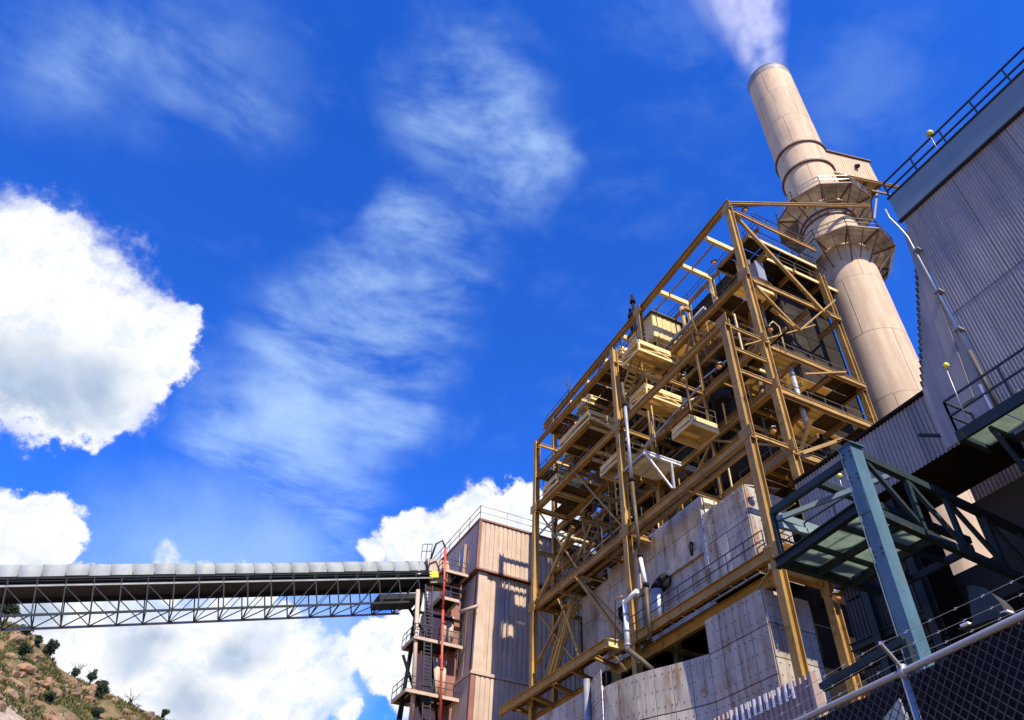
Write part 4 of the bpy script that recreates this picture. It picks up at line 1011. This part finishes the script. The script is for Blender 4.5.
railing([(17.1,16.0,12.05),(20.5,16.0,12.05)], bf, 'darkrail', 1.1, 1.2, 0.025)
railing([(17.9,12.9,12.05),(17.9,15.5,12.05)], bf, 'darkrail', 1.1, 1.2, 0.02)
# side truss towards the right
ts = thing('dark_truss', 'blue steel truss darkened for shade running from the blue column below the annex', 'truss', (20,12.3,11))
for y in (12.25,):
    MB().bar((17.2,y,13.6),(27,y,12.6),0.2,0.24).build('top_chord','bluedark',ts)
    MB().bar((17.2,y,11.6),(27,y,10.6),0.2,0.24).build('bottom_chord','bluedark',ts)
    for i in range(6):
        x = 17.4+1.6*i; zz = -0.102*(x-17.2)
        MB().bar((x,y,13.5+zz),(x+1.6,y,11.65+zz),0.12,0.12).build('diagonal','bluedark',ts)
        MB().bar((x+1.6,y,13.4+zz),(x+1.6,y,11.6+zz),0.14,0.14).build('post','bluedark',ts)
    MB().bar((17.2,y+1.8,13.7),(24,y+1.8,13.5),0.2,0.24).build('top_chord','bluedark',ts)
MB().bar((20.2,11.0,14.6),(20.2,12.0,15.3),0.1,0.1).build('bracket','bluedark',ts)
dbl = thing('low_blue_rail', 'dark blue horizontal pipe rail above the fence near the blue column', 'rail', LX(818,690,14))
MB().bar(LX(822,688,14.0),LX(905,640,14.0),0.16,0.16).build('rail_bar','bluedark',dbl)
MB().bar(LX(905,640,14.0),LX(905,640,14.0)+V(0,0,-7),0.14,0.14).build('post','bluedark',dbl)

# hood with lit corners painted white, near the fence
hc = thing('quarter_hood', 'dull grey quarter-round hood with white corners painted as lit above the fence', 'hood', LX(985,622,14))
a = LX(973,627,14.0); b = LX(1006,617,14.0); c = LX(967,586,14.0)
vs = [a]; 
for k in range(7):
    t = k/6; p = c.lerp(b, t) + (c.lerp(b,t)-a)*0.33*math.sin(math.pi*t); vs.append(p)
MB().prism([q+V(0.03,0,0) for q in vs], (0.5,0.1,0)).build('hood_shell','corrd',hc)
MB().prism(vs, (0.02,0,0)).build('hood_face','bluedark',hc)
MB().bar(a+V(-0.1,0.15,-0.03), b+V(-0.1,-0.15,-0.03),0.25,0.05).build('flange','bluedark',hc)
MB().box((13.7,a.y-0.12,a.z-0.04),(13.85,a.y+0.05,a.z+0.0)).build('lit_corner','white',hc)  # white boxes paint in the lit bits of the flange
MB().box((13.78,b.y-0.2,b.z-0.02),(13.95,b.y-0.05,b.z+0.02)).build('lit_corner','white',hc)
MB().bar(a+V(0.4,0,0), a+V(0.4,0,-8),0.3,0.3).build('support','darksteel',hc)

# ================================================================== PINKISH RIBBED SCREEN
sc_ = thing('ribbed_screen', 'pinkish grey ribbed sheet shed with white tabs painted as sunlit rib tops in front of the lower duct', 'shed', (13,15,GZ))
P0 = ray(809,674); P0 = P0*(16.6/math.hypot(P0.x,P0.y)); zt = P0.z
sdv = V(0.035,1,0).normalized(); L_ = 6.5
MB().box((P0.x+0.12,P0.y+0.02,GZ),(P0.x+0.3,P0.y+L_,zt-0.25)).build('wall_core','pinkcorr',sc_)
for i in range(5):
    MB().corr(P0+sdv*(L_/5*i)-V(0,0,zt-2.0), sdv*(L_/5-0.015), V(0,0,zt-2.0), 0.165, 0.04, (-1,0,0), 'trap', 0.012).build('cladding_sheet','pinkcorr',sc_)
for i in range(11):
    p = P0+sdv*(0.52+0.165*1.0*i*1.25); MB().prism([p+V(-0.05,-0.02,-0.34),p+V(-0.05,0.02,-0.34),p+V(-0.05,0.02,0.0),p+V(-0.05,-0.02,0.0)],(0.01,-0.035,0)).build('sunlit_rib_tab','white',sc_)  # white tabs paint in the sunlight along the rib tops
MB().box((P0.x-0.06,P0.y-0.08,GZ),(P0.x+0.1,P0.y+0.0,zt+0.02)).build('corner_trim','pinkcorr',sc_)
for z in (-0.75,-1.5,-2.2):
    rv = MB()
    for i in range(36): p = P0+sdv*(0.1+0.165*i)+V(-0.045,0,z); rv.box((p.x-0.012,p.y-0.012,p.z-0.012),(p.x,p.y+0.012,p.z+0.012))
    tag(rv.build('rivet_row','seam',sc_), None, None, kind='stuff')

# ================================================================== CHAIN-LINK FENCE
fn = thing('chain_link_fence', 'galvanised chain-link fence with barbed wire arms at lower right', 'fence', (3.1,2.4,GZ))
FZ = 1.35; pA = LZ(903,672,FZ); pB = LZ(1024,615,FZ); fd = (pA-pB); fd.z = 0; fd.normalize()
F0 = pA - fd*2.4; F1 = pA + fd*3.2
MB().tube([F0,F1],0.0155,10).build('top_rail','galv',fn)
for k in (-2.35, 0.0, 3.1):
    p = pA+fd*k; MB().tube([(p.x,p.y,GZ),(p.x,p.y,FZ+0.01)],0.017,10).build('post','galv',fn)
    MB().tube([p+V(0,0,-0.03),p+V(0,0,0.03)],0.022,10).build('post_cap','galv',fn)
tip = LZ(880,643,1.35); 
d880 = ray(880,643)
arm = d880*(math.hypot(pA.x,pA.y)*0.955/math.hypot(d880.x,d880.y))
for k in (-2.35,0.0,3.1): MB().bar(pA+fd*k+V(0,0,0.02), arm+fd*k, 0.012, 0.018).build('barbed_arm','galv',fn)
for w_ in (0.98,0.62,0.3):
    s0 = pA.lerp(arm,w_)-fd*2.4; s1 = pA.lerp(arm,w_)+fd*3.2; mb = MB()
    N_ = 40; pts = [s0.lerp(s1,i/N_)+V(0,0,-0.035*math.sin(math.pi*((i*5.6/N_-2.4)%3.0)/3.0)) for i in range(N_+1)]
    mb.tube(pts,0.0013,4)
    for i in range(1,N_): p = pts[i]; mb.bar(p+V(0,-0.004,-0.008),p+V(0,0.004,0.008),0.0013,0.0013); mb.bar(p+V(0.006,-0.004,0.006),p-V(0.006,-0.004,0.006),0.0013,0.0013)
    mb.build('barbed_wire','galv',fn)
# woven mesh
fm = MB(); nrm = V(fd.y,-fd.x,0); PIT = 0.052; Lf = (F1-F0).length; H_ = 1.5
k = -int(H_/PIT)-1
while k*PIT < Lf:
    for sg in (1,-1):
        a0 = k*PIT if sg == 1 else k*PIT + H_
        t0, t1 = 0.0, H_
        pts_ = []
        def P(t): return F0+fd*(k*PIT+(t if sg == 1 else H_-t))+V(0,0,-H_+t)+nrm*(0.004*sg)
        lo_, hi_ = 0.0, H_
        if sg == 1: lo_ = max(0, -k*PIT); hi_ = min(H_, Lf-k*PIT)
        else: lo_ = max(0, H_-(Lf-k*PIT)); hi_ = min(H_, H_+k*PIT) if k < 0 else H_
        if hi_-lo_ > 0.03: fm.bar(P(lo_), P(hi_), 0.003, 0.003)
    k += 1
tag(fm.build('mesh_wire','wire',fn), None, None, kind='stuff')
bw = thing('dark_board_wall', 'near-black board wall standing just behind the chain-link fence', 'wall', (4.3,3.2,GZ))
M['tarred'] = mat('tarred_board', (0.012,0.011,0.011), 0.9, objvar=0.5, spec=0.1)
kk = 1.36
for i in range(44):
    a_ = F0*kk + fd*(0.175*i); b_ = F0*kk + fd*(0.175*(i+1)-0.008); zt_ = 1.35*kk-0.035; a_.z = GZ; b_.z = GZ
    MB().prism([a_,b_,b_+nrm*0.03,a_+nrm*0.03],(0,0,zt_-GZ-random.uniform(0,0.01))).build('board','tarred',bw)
# pale panel behind the fence
pn = thing('pale_board', 'pale lilac-grey board leaning behind the chain-link fence', 'board', (3.9,3.0,GZ))
MB().prism([LX(884,718,3.9),LX(899,698,3.9),LX(906,720,3.9),LX(910,760,3.9),LX(860,760,3.9)],(0.04,0.02,0)).build('board_panel','hood',pn)
MB().bar(LX(899,698,3.95)+V(0,0,-2.6),LX(899,698,3.95)+V(0,0,-0.08),0.03,0.03).build('prop','galv',pn)

# ================================================================== HILLSIDE ROCKS AND PLANTS
def rock_mesh(seed):
    bm = bmesh.new(); bmesh.ops.create_icosphere(bm, subdivisions=2, radius=1.0)
    rr = random.Random(seed); off = Vector((rr.random()*50, rr.random()*50, rr.random()*50))
    for v in bm.verts:
        p = v.co.copy(); q = mn.noise(p*0.9+off)*0.45 + mn.noise(p*2.2+off)*0.2
        for ax_ in range(3):
            lim = 0.62+0.1*mn.noise(off*(ax_+1)); v.co[ax_] = max(-lim, min(lim, p[ax_]))
        v.co *= 1+q
    me = bpy.data.meshes.new('boulder'); bm.to_mesh(me); bm.free(); me.materials.append(M['rock']); return me
rocks = [rock_mesh(i) for i in range(8)]
rg = random.Random(11)
def hill_at_px(x, y):
    """first hill point on the line of sight through a pixel"""
    d = ray(x, y); az = math.atan2(d.x, d.y); el = d.z/math.hypot(d.x, d.y)
    for i in range(400):
        t = -0.2+1.25*i/400; p = hill_pt(az, t); h_ = math.hypot(p.x, p.y)
        if p.z/h_ >= el: return p
    return None
cnt = 0
for i in range(900):
    if cnt >= 170: break
    x, y = rg.uniform(-20,190), rg.uniform(618,725)
    ledge = mn.noise(Vector((x*0.02, y*0.05, 1.7)))
    if rg.random() > 0.45 + ledge: continue
    p = hill_at_px(x, y)
    if p is None: continue
    s = rg.choice([0.3,0.35,0.45,0.5,0.6,0.7,0.9,1.1])*rg.uniform(0.8,1.2)
    o = bpy.data.objects.new('boulder', rocks[rg.randrange(8)]); C.objects.link(o); o.location = p - V(0,0,s*0.2)
    o.scale = (s*rg.uniform(0.9,1.7), s*rg.uniform(0.8,1.2), s*rg.uniform(0.6,1.1)); o.rotation_euler = (rg.uniform(-.3,.3), rg.uniform(-.3,.3), rg.uniform(0,6.28))
    tag(o, 'weathered orange sandstone boulder embedded in the dry hillside', 'boulder', 'sandstone boulders on the hillside'); cnt += 1

def leaf_cloud(mb, c, r, n, ls, rg):
    for i in range(n):
        d = Vector((rg.gauss(0,1), rg.gauss(0,1), rg.gauss(0,1))).normalized()*(rg.random()**0.4)
        p = Vector(c)+Vector((d.x*r[0], d.y*r[1], d.z*r[2]))
        a = Vector((rg.gauss(0,1), rg.gauss(0,1), rg.gauss(0,1))).normalized(); b = a.orthogonal().normalized(); s = ls*rg.uniform(0.6,1.3)
        mb.add([p-a*s, p+b*s*0.45, p+a*s, p-b*s*0.45], [(0,1,2,3)])
def shrub(x, y, h, w, m, name, label, cat, group, dead=False):
    p = hill_at_px(x, y)
    if p is None:
        d = ray(x, y); az = math.atan2(d.x, d.y); p = hill_pt(az, 1.0)
    t = thing(name, label, cat, p-V(0,0,0.15), group)
    tk = MB(); tk.tube([p-V(0,0,0.3), p+V(rg.uniform(-.1,.1),0,h*0.35), p+V(rg.uniform(-.2,.2),0,h*0.7)],[0.13*h*0.5,0.09*h*0.5,0.03*h*0.5],6)
    for k in range(9 if dead else 5):
        a = rg.uniform(0,6.28); q = p+V(0,0,h*rg.uniform(0.15,0.5)); e = p+V(math.cos(a)*w*rg.uniform(.5,1), math.sin(a)*w*rg.uniform(.3,.8), h*rg.uniform(0.6,1.1))
        m_ = q.lerp(e,0.55)+V(0,0,0.1*h); tk.tube([q, m_, e],[0.035*h*0.5+0.02,0.022*h*0.5+0.012,0.012],5)
        if dead:
            for z in range(3): e2 = e+V(rg.uniform(-.4,.4)*w, rg.uniform(-.3,.3)*w, rg.uniform(0,.35)*h); tk.tube([m_.lerp(e,rg.random()), e2],[0.015,0.008],4)
    tk.build('trunk','bark',t)
    if not dead:
        cr_ = MB()
        for k in range(7):
            a = rg.uniform(0,6.28); c = p+V(math.cos(a)*w*0.5*rg.random(), math.sin(a)*w*0.5*rg.random(), h*rg.uniform(0.35,0.85))
            leaf_cloud(cr_, c, (w*rg.uniform(.3,.5), w*rg.uniform(.3,.5), h*rg.uniform(.16,.28)), 150, 0.10+0.03*h, rg)
        cr_.build('crown', m, t)
    return t
J = [(5,622,3.4,1.9,'large dark juniper on the hill crest where the conveyor meets it'),(2,612,3.4,1.9,'tall dark juniper at the left edge of the photograph'),(24,636,1.6,1.6,'low dark juniper beneath the conveyor truss'),
     (47,658,3.2,1.5,'dark juniper highest on the bare ridge right of the conveyor foot'),(36,646,1.6,1.2,'small juniper beside the highest ridge boulder'),(89,684,2.4,1.3,'dark round juniper standing alone on the ridge'),(100,693,2.2,1.2,'dark juniper just right of the lone round one'),(96,690,1.3,1.0,'small dark shrub between two ridge junipers'),
     (73,678,1.6,1.0,'dark shrub under the bare tree on the ridge'),(163,717,1.5,1.0,'last small juniper low on the ridge'),(20,660,2.2,1.5,'dark juniper among the upper boulders'),(47,702,1.3,1.8,'low dark bush above the bare rock'),(100,700,2.4,1.6,'dark bush beside the red boulder'),(95,718,1.4,1.6,'low dark bush at the lower edge of the hillside')]
for (x,y,h,w,l) in J: shrub(x,y,h,w,'leaf','juniper',l,'juniper','junipers on the hillside')
for (x,y,l) in ((75,676,'bare leafless shrub on the ridge left of the junipers'),(129,706,'bare leafless shrub low on the ridge')): shrub(x,y,2.0,1.4,'leaf','bare_shrub',l,'shrub','bare shrubs on the ridge',True)
gr = MB(); sg_ = MB()
for i in range(26000):
    az = R(rg.uniform(-20,14)); t = rg.uniform(0.1,1.0)
    if mn.noise(Vector((math.degrees(az)*0.5, t*9, 4))) < -0.15: continue
    p = hill_pt(az, t)
    if p.z + p.x*0.32 < 24.6: continue
    m_ = gr if rg.random() < 0.62 else sg_
    for k in range(6):
        a = rg.uniform(0,6.28); hh = rg.uniform(0.2,0.6); q = p+V(rg.uniform(-.3,.3), rg.uniform(-.3,.3), -0.05); e = q+V(math.cos(a)*hh*0.6, math.sin(a)*hh*0.6, hh); s_ = V(-math.sin(a),math.cos(a),0)*0.09
        m_.add([q-s_, q+s_, e], [(0,1,2)])
for i in range(260):
    az = R(rg.uniform(-18,12)); t = rg.uniform(0.15,0.99); p = hill_pt(az, t)
    if p.z + p.x*0.32 < 25: continue
    leaf_cloud(sg_, p+V(0,0,0.25), (rg.uniform(.4,1.0), rg.uniform(.4,.9), rg.uniform(.25,.5)), 60, 0.13, rg)
tag(gr.build('grass_tufts','dry'), 'dry yellow grass tufts covering the hillside', 'grass', kind='stuff')
tag(sg_.build('sagebrush_cover','sage'), 'low grey-green sagebrush scattered over the hillside', 'sagebrush', kind='stuff')

# ================================================================== STEAM
def steam():
    m = bpy.data.materials.new('steam'); m.use_nodes = True; nt = m.node_tree; k = G(nt); nt.nodes.remove(nt.nodes['Principled BSDF'])
    tc_ = k.N.new('ShaderNodeTexCoord'); O = tc_.outputs['Object']
    sp_ = k.N.new('ShaderNodeSeparateXYZ'); k.L.new(O, sp_.inputs[0])
    z = sp_.outputs['Z']
    rad = k.math('SQRT', k.math('ADD', k.math('POWER', sp_.outputs['X'], 2.0), k.math('POWER', sp_.outputs['Y'], 2.0)))
    rm = k.math('ADD', k.math('MULTIPLY', z, 0.24), 2.3)
    fall = k.mr(k.math('DIVIDE', rad, rm), 0.25, 1.0, 1.0, 0.0)
    n_ = k.noise(k.mapping(O,(1,1,0.55)), 0.42, 6, 0.62, dist=0.4)
    den = k.math('MULTIPLY', fall, k.mr(n_, 0.34, 0.68))
    den = k.math('MULTIPLY', den, k.mr(z, 0.0, 40.0, 0.30, 0.04, False))
    pv = k.N.new('ShaderNodeVolumePrincipled'); pv.inputs['Color'].default_value = (0.95,0.96,0.98,1); pv.inputs['Anisotropy'].default_value = -0.15
    k.L.new(den, pv.inputs['Density']); k.L.new(pv.outputs[0], nt.nodes['Material Output'].inputs['Volume'])
    return m
M['steam'] = steam()
b0 = V(AX,AY,88.2); e0 = ray(726,-60); e0 = e0*(48.5/math.hypot(e0.x,e0.y))
zz = (e0-b0).normalized(); Ls = (e0-b0).length
mb = MB(); mb.tube([(0,0,0),(0,0,Ls*0.3),(0,0,Ls*0.65),(0,0,Ls)], [2.3, 2.3+.24*Ls*.3, 2.3+.24*Ls*.65, 2.3+.24*Ls], 24)
st = mb.build('steam_plume','steam'); st.location = b0; st.rotation_euler = zz.to_track_quat('Z','Y').to_euler()
tag(st, 'thin white steam plume drifting up from the smokestack top', 'steam', kind='stuff')

scene.cycles.volume_step_rate = 2.0
world.cycles.sampling_method = 'MANUAL'; world.cycles.sample_map_resolution = 512
scene.cycles.max_bounces = 5; scene.cycles.volume_bounces = 3; scene.cycles.diffuse_bounces = 3; scene.cycles.transparent_max_bounces = 8
